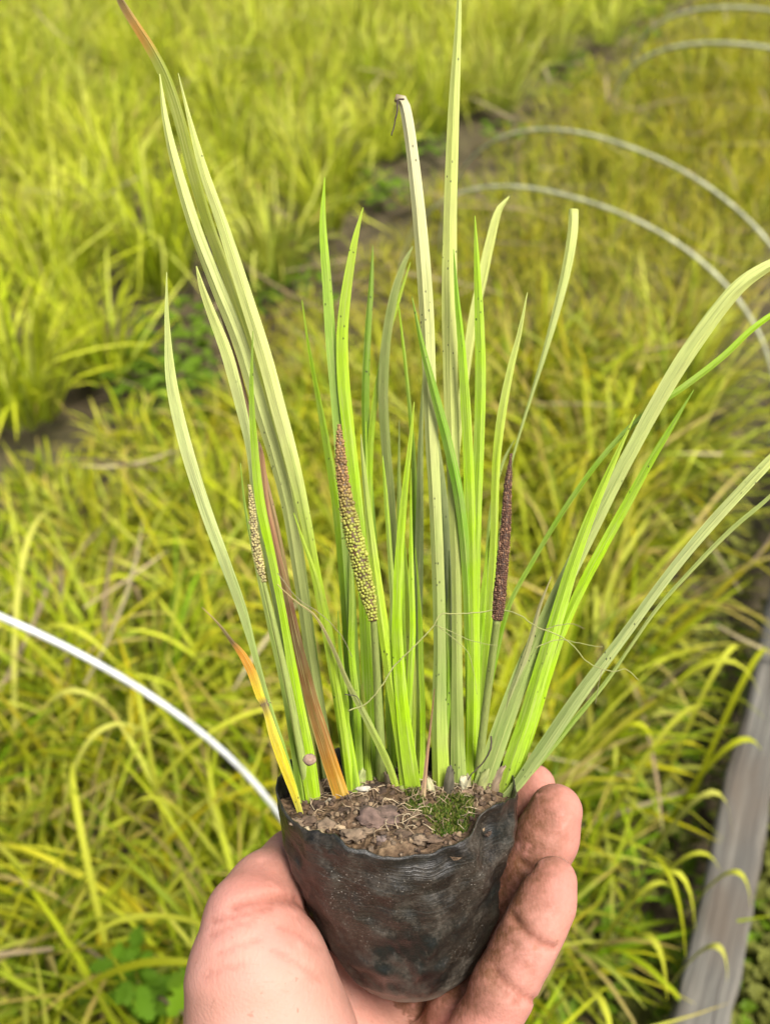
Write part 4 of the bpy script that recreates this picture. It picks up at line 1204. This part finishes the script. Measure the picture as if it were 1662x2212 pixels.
def build_hand():
    h = 0.00105
    lo = np.array([-0.075, -0.215, -0.415]); hi = np.array([0.072, -0.060, -0.245])
    n = np.ceil((hi - lo) / h).astype(int)
    ax = [lo[i] + h * np.arange(n[i]) for i in range(3)]
    X, Y, Z = np.meshgrid(*[a.astype(np.float32) for a in ax], indexing='ij')

    def cone(a, b):
        pa, ra, pb, rb = a[:3], a[3], b[:3], b[3]
        ab = pb - pa; l2 = float(ab @ ab)
        t = ((X - pa[0]) * ab[0] + (Y - pa[1]) * ab[1] + (Z - pa[2]) * ab[2]) / l2
        t = np.clip(t, 0, 1)
        return np.sqrt((X - pa[0] - t * ab[0]) ** 2 + (Y - pa[1] - t * ab[1]) ** 2 + (Z - pa[2] - t * ab[2]) ** 2) - (ra + t * (rb - ra))

    def smin(a, b, k):
        hh = np.clip(0.5 + 0.5 * (b - a) / k, 0, 1)
        return b * (1 - hh) + a * hh - k * hh * (1 - hh)

    def chain(pts, k=0.004):
        f = None
        for a, b in zip(pts[:-1], pts[1:]):
            g = cone(a, b)
            f = g if f is None else smin(f, g, k)
        return f

    pinky = chain([hp(1194, 1902, .318, 51), hp(1178, 1950, .317, 60), hp(1152, 2005, .315, 62), hp(1124, 2060, .314, 63), hp(1088, 2130, .313, 66), hp(1040, 2240, .314, 72), hp(985, 2400, .320, 90)])
    ring = chain([hp(1199, 1752, .342, 58), hp(1180, 1810, .342, 64), hp(1150, 1880, .343, 64), hp(1110, 1970, .343, 63), hp(1060, 2070, .340, 66), hp(1000, 2190, .334, 74), hp(920, 2400, .335, 92)])
    middle = chain([hp(1152, 1698, .362, 47), hp(1138, 1745, .364, 56), hp(1108, 1820, .367, 60), hp(1070, 1920, .368, 62), hp(1010, 2050, .364, 66), hp(925, 2180, .352, 76), hp(850, 2380, .348, 96)])
    index = chain([hp(1040, 1765, .384, 50), hp(1020, 1820, .387, 58), hp(980, 1920, .390, 62), hp(915, 2040, .384, 66), hp(840, 2180, .370, 76), hp(760, 2360, .358, 96)])
    thenar = chain([hp(548, 1992, .316, 98), hp(558, 2100, .312, 146), hp(585, 2260, .312, 178), hp(640, 2520, .322, 190)], 0.008)
    thumb = chain([hp(535, 1975, .320, 88), hp(575, 1925, .330, 76), hp(640, 1868, .346, 70), hp(700, 1832, .360, 66), hp(770, 1800, .374, 54)], 0.006)
    palm = chain([hp(720, 2350, .345, 120), hp(900, 2370, .338, 110), hp(985, 2400, .325, 95)], 0.01)
    palm = smin(palm, chain([hp(690, 2230, .335, 95), hp(800, 2290, .338, 90), hp(900, 2330, .335, 85)], 0.01), 0.01)
    palm = smin(palm, chain([hp(668, 1965, .346, 46), hp(690, 2040, .350, 56), hp(735, 2150, .352, 70)], 0.01), 0.01)
    palm = smin(palm, chain([hp(725, 2080, .356, 62), hp(745, 2200, .352, 85), hp(740, 2330, .345, 110)], 0.01), 0.01)
    palm = smin(palm, chain([hp(700, 2420, .340, 160), hp(850, 2560, .335, 170), hp(720, 2900, .328, 165)], 0.02), 0.02)
    palm = smin(palm, chain([hp(640, 2520, .325, 175), hp(760, 2800, .328, 175)], 0.02), 0.02)
    # the fingers stay apart from each other but flow into the palm
    fing = np.minimum(np.minimum(pinky, ring), np.minimum(middle, index))
    f = smin(fing, palm, 0.008)
    th = smin(thenar, thumb, 0.004)
    f = smin(f, th, 0.004)

    # flesh gives way to the bag
    px = X - POT_O[0]
    rel = (Y - POT_O[1], Z - POT_O[2])
    hh = -(rel[0] * A_UP[1] + rel[1] * A_UP[2])
    fr = rel[0] * A_FR[1] + rel[1] * A_FR[2]
    rad = np.sqrt((px - pot_dx(hh)) ** 2 + fr ** 2)
    pot = np.maximum(rad - pot_r(np.clip(hh, -0.012, 0.0645)) , hh - 0.0645)
    pot = np.where(hh < -0.012, np.maximum(pot, -0.012 - hh), pot)
    pot = pot * 0.85
    f = np.maximum(f, -(pot - 0.0006))

    # flexion creases
    def seg(pts):
        best = None
        for a, b in zip(pts[:-1], pts[1:]):
            g = cone(np.array([*a, 0.0]), np.array([*b, 0.0]))
            best = g if best is None else np.minimum(best, g)
        return best
    crease = np.zeros_like(X)
    UU = 831 - X / Z / K; VV = 1106 + Y / Z / K
    def groove(pix, d, depth, w):
        nonlocal f
        q = None
        for (u0, v0), (u1, v1) in zip(pix[:-1], pix[1:]):
            l2 = (u1 - u0) ** 2 + (v1 - v0) ** 2
            t = np.clip(((UU - u0) * (u1 - u0) + (VV - v0) * (v1 - v0)) / l2, 0, 1)
            g = np.hypot(UU - u0 - t * (u1 - u0), VV - v0 - t * (v1 - v0))
            q = g if q is None else np.minimum(q, g)
        e = np.exp(-(q * K * 0.31 / w) ** 2) * (np.abs(-Z - sum(d) / len(d)) < 0.016)
        f = f + depth * e
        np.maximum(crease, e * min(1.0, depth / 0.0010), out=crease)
    groove([(1108, 1982), (1135, 2018), (1168, 2040), (1190, 2046)], [.308, .305, .305, .308], 0.0017, 0.0012)
    groove([(1070, 2100), (1095, 2128), (1128, 2152), (1150, 2160)], [.307, .303, .303, .306], 0.0014, 0.0012)
    groove([(1060, 2112), (1085, 2142), (1118, 2168)], [.306, .302, .303], 0.0010, 0.0010)
    groove([(1125, 1862), (1160, 1890), (1200, 1900)], [.334, .332, .335], 0.0014, 0.0012)
    groove([(505, 1958), (560, 1944), (610, 1940), (650, 1950), (690, 1975)], [.306, .302, .302, .305, .309], 0.0016, 0.0018)
    groove([(460, 1990), (520, 1978), (580, 1962)], [.311, .302, .301], 0.0008, 0.0011)
    groove([(455, 2020), (500, 2000), (545, 1992)], [.308, .302, .300], 0.0006, 0.0010)

    for (a, b) in (((470, 2060), (560, 2030)), ((440, 2110), (520, 2085)), ((600, 2000), (690, 2050)), ((590, 2050), (690, 2120)), ((1150, 1955), (1200, 1975)), ((1100, 2075), (1150, 2098)), ((1165, 1800), (1230, 1818))):
        groove([a, ((a[0] + b[0]) / 2 + 4, (a[1] + b[1]) / 2 - 5), b], [0.305 if a[1] > 1900 else 0.33] * 3, 0.00045, 0.0009)
    # ---- surface nets
    F_ = f
    s = F_ < 0
    nx, ny, nz = F_.shape
    acc = np.zeros((nx - 1, ny - 1, nz - 1, 3), np.float32); cnt = np.zeros((nx - 1, ny - 1, nz - 1), np.float32)
    cor = lambda A, i, j, k: A[i:nx - 1 + i, j:ny - 1 + j, k:nz - 1 + k]
    corners = [(i, j, k) for i in (0, 1) for j in (0, 1) for k in (0, 1)]
    tot = sum(cor(s, *c).astype(np.int8) for c in corners)
    active = (tot > 0) & (tot < 8)
    I = np.argwhere(active)
    vals = {c: F_[I[:, 0] + c[0], I[:, 1] + c[1], I[:, 2] + c[2]] for c in corners}
    pos = np.zeros((len(I), 3)); num = np.zeros(len(I))
    for c in corners:
        for a in range(3):
            if c[a] == 0:
                c2 = list(c); c2[a] = 1; c2 = tuple(c2)
                v0, v1 = vals[c], vals[c2]
                m = (v0 < 0) != (v1 < 0)
                t = np.where(m, v0 / np.where(m, v0 - v1, 1), 0)
                p = np.tile(np.array(c, float), (len(I), 1)); p[:, a] = t
                pos[m] += p[m]; num[m] += 1
    pos = I + pos / num[:, None]
    vid = -np.ones((nx - 1, ny - 1, nz - 1), np.int64); vid[I[:, 0], I[:, 1], I[:, 2]] = np.arange(len(I))
    quads = []
    for a in range(3):
        b, c = (a + 1) % 3, (a + 2) % 3
        sl0 = [slice(None)] * 3; sl1 = [slice(None)] * 3
        sl0[a] = slice(0, -1); sl1[a] = slice(1, None)
        ch = s[tuple(sl0)] != s[tuple(sl1)]
        E = np.argwhere(ch)
        lim = np.array([nx - 1, ny - 1, nz - 1])
        ok = (E[:, b] > 0) & (E[:, c] > 0) & (E[:, b] < lim[b]) & (E[:, c] < lim[c])
        E = E[ok]
        eb = np.zeros(3, int); eb[b] = 1; ec = np.zeros(3, int); ec[c] = 1
        q = np.stack([vid[tuple((E - eb - ec).T)], vid[tuple((E - ec).T)], vid[tuple(E.T)], vid[tuple((E - eb).T)]], 1)
        flip = ~s[tuple(E.T)]
        q[flip] = q[flip][:, ::-1]
        quads.append(q)
    Q = np.vstack(quads)
    Q = Q[(Q >= 0).all(1)]
    P = lo + pos * h
    # light smoothing
    for it in range(2):
        sm = np.zeros_like(P); w = np.zeros(len(P))
        for i in range(4):
            np.add.at(sm, Q[:, i], P[Q[:, (i + 1) % 4]]); np.add.at(w, Q[:, i], 1)
        P = P + 0.5 * (sm / np.maximum(w, 1)[:, None] - P)
    gi = np.clip(np.round(pos).astype(int), 0, np.array([nx, ny, nz]) - 1)
    gi = tuple(gi.T)
    # soil smears and painted-in shade on skin near the bag, pinker finger ends, creases
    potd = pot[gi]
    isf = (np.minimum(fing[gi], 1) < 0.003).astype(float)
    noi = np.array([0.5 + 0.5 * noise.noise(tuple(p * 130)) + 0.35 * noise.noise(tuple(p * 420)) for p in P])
    dirt_shade = np.clip(smoothstep(0.024, 0.006, potd) * (0.3 + 0.7 * isf) * smoothstep(0.25, 0.6, noi + 0.25), 0, 1) * 0.95
    tips = np.array([cpt(1194, 1902, .310), cpt(1199, 1752, .335), cpt(1152, 1698, .355), cpt(560, 1925, .315)])
    red = np.zeros(len(P))
    for t_ in tips: red = np.maximum(red, np.exp(-(np.linalg.norm(P - t_, axis=1) / 0.014) ** 2))
    red = np.maximum(red, 0.5 * isf)
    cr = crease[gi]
    o = mesh_obj('hand', c2w(P), Q, M_SKIN, cols=np.stack([dirt_shade, red, np.clip(cr, 0, 1)], 1))
    base = c2w(cpt(700, 2500, .33))
    o.location = tuple(base)
    me = o.data
    co = np.empty(len(me.vertices) * 3, np.float32); me.vertices.foreach_get('co', co)
    co = co.reshape(-1, 3) - base.astype(np.float32)
    me.vertices.foreach_set('co', co.ravel()); me.update()
    props(o, 'bare left hand cupping the black film bag from below, thumb at left', 'hand')
    # nails on the far side of the finger ends
    for (u, v, d_, r, ax2) in ((1194, 1902, .318, 51, (1178, 1950)), (1199, 1752, .342, 58, (1180, 1810)), (1152, 1698, .362, 47, (1138, 1745))):
        c = cpt(u, v, d_); t = cpt(u, v, d_) - cpt(*ax2, d_); t /= np.linalg.norm(t)
        back = np.array([0.30, 0.10, -0.93]); back -= t * (back @ t); back /= np.linalg.norm(back)
        side = np.cross(t, back)
        R = r * K * d_
        V, F = [], []
        NI, NJ = 9, 9
        for lay in (0, 1):
            for i in range(NI):
                for j in range(NJ):
                    a = (j / (NJ - 1) - 0.5) * 1.7; y = (i / (NI - 1)) * 0.0118 - 0.0055
                    rr = R * (1.02 if lay == 0 else 0.96)
                    sh = math.sqrt(max(0.0, 1 - max(0, (y - 0.002) / (R * 1.25)) ** 2))
                    yy = min(y, 0.0060 - 0.0028 * (2 * (j / (NJ - 1)) - 1) ** 2) if i == NI - 1 else y - (0.0018 * (2 * (j / (NJ - 1)) - 1) ** 2) * (i / (NI - 1))
                    V.append(c + t * yy + (back * math.cos(a) + side * math.sin(a)) * rr * max(0.72, sh))
        for lay in (0, 1):
            for i in range(NI - 1):
                for j in range(NJ - 1):
                    q = lay * NI * NJ + i * NJ + j
                    F.append((q, q + 1, q + NJ + 1, q + NJ))
        no = mesh_obj('fingernail', c2w(np.array(V)) - base, F, M_NAIL)
        no.parent = o
build_hand()
for ob in list(bpy.data.objects):
    if '_org' in ob: del ob['_org']
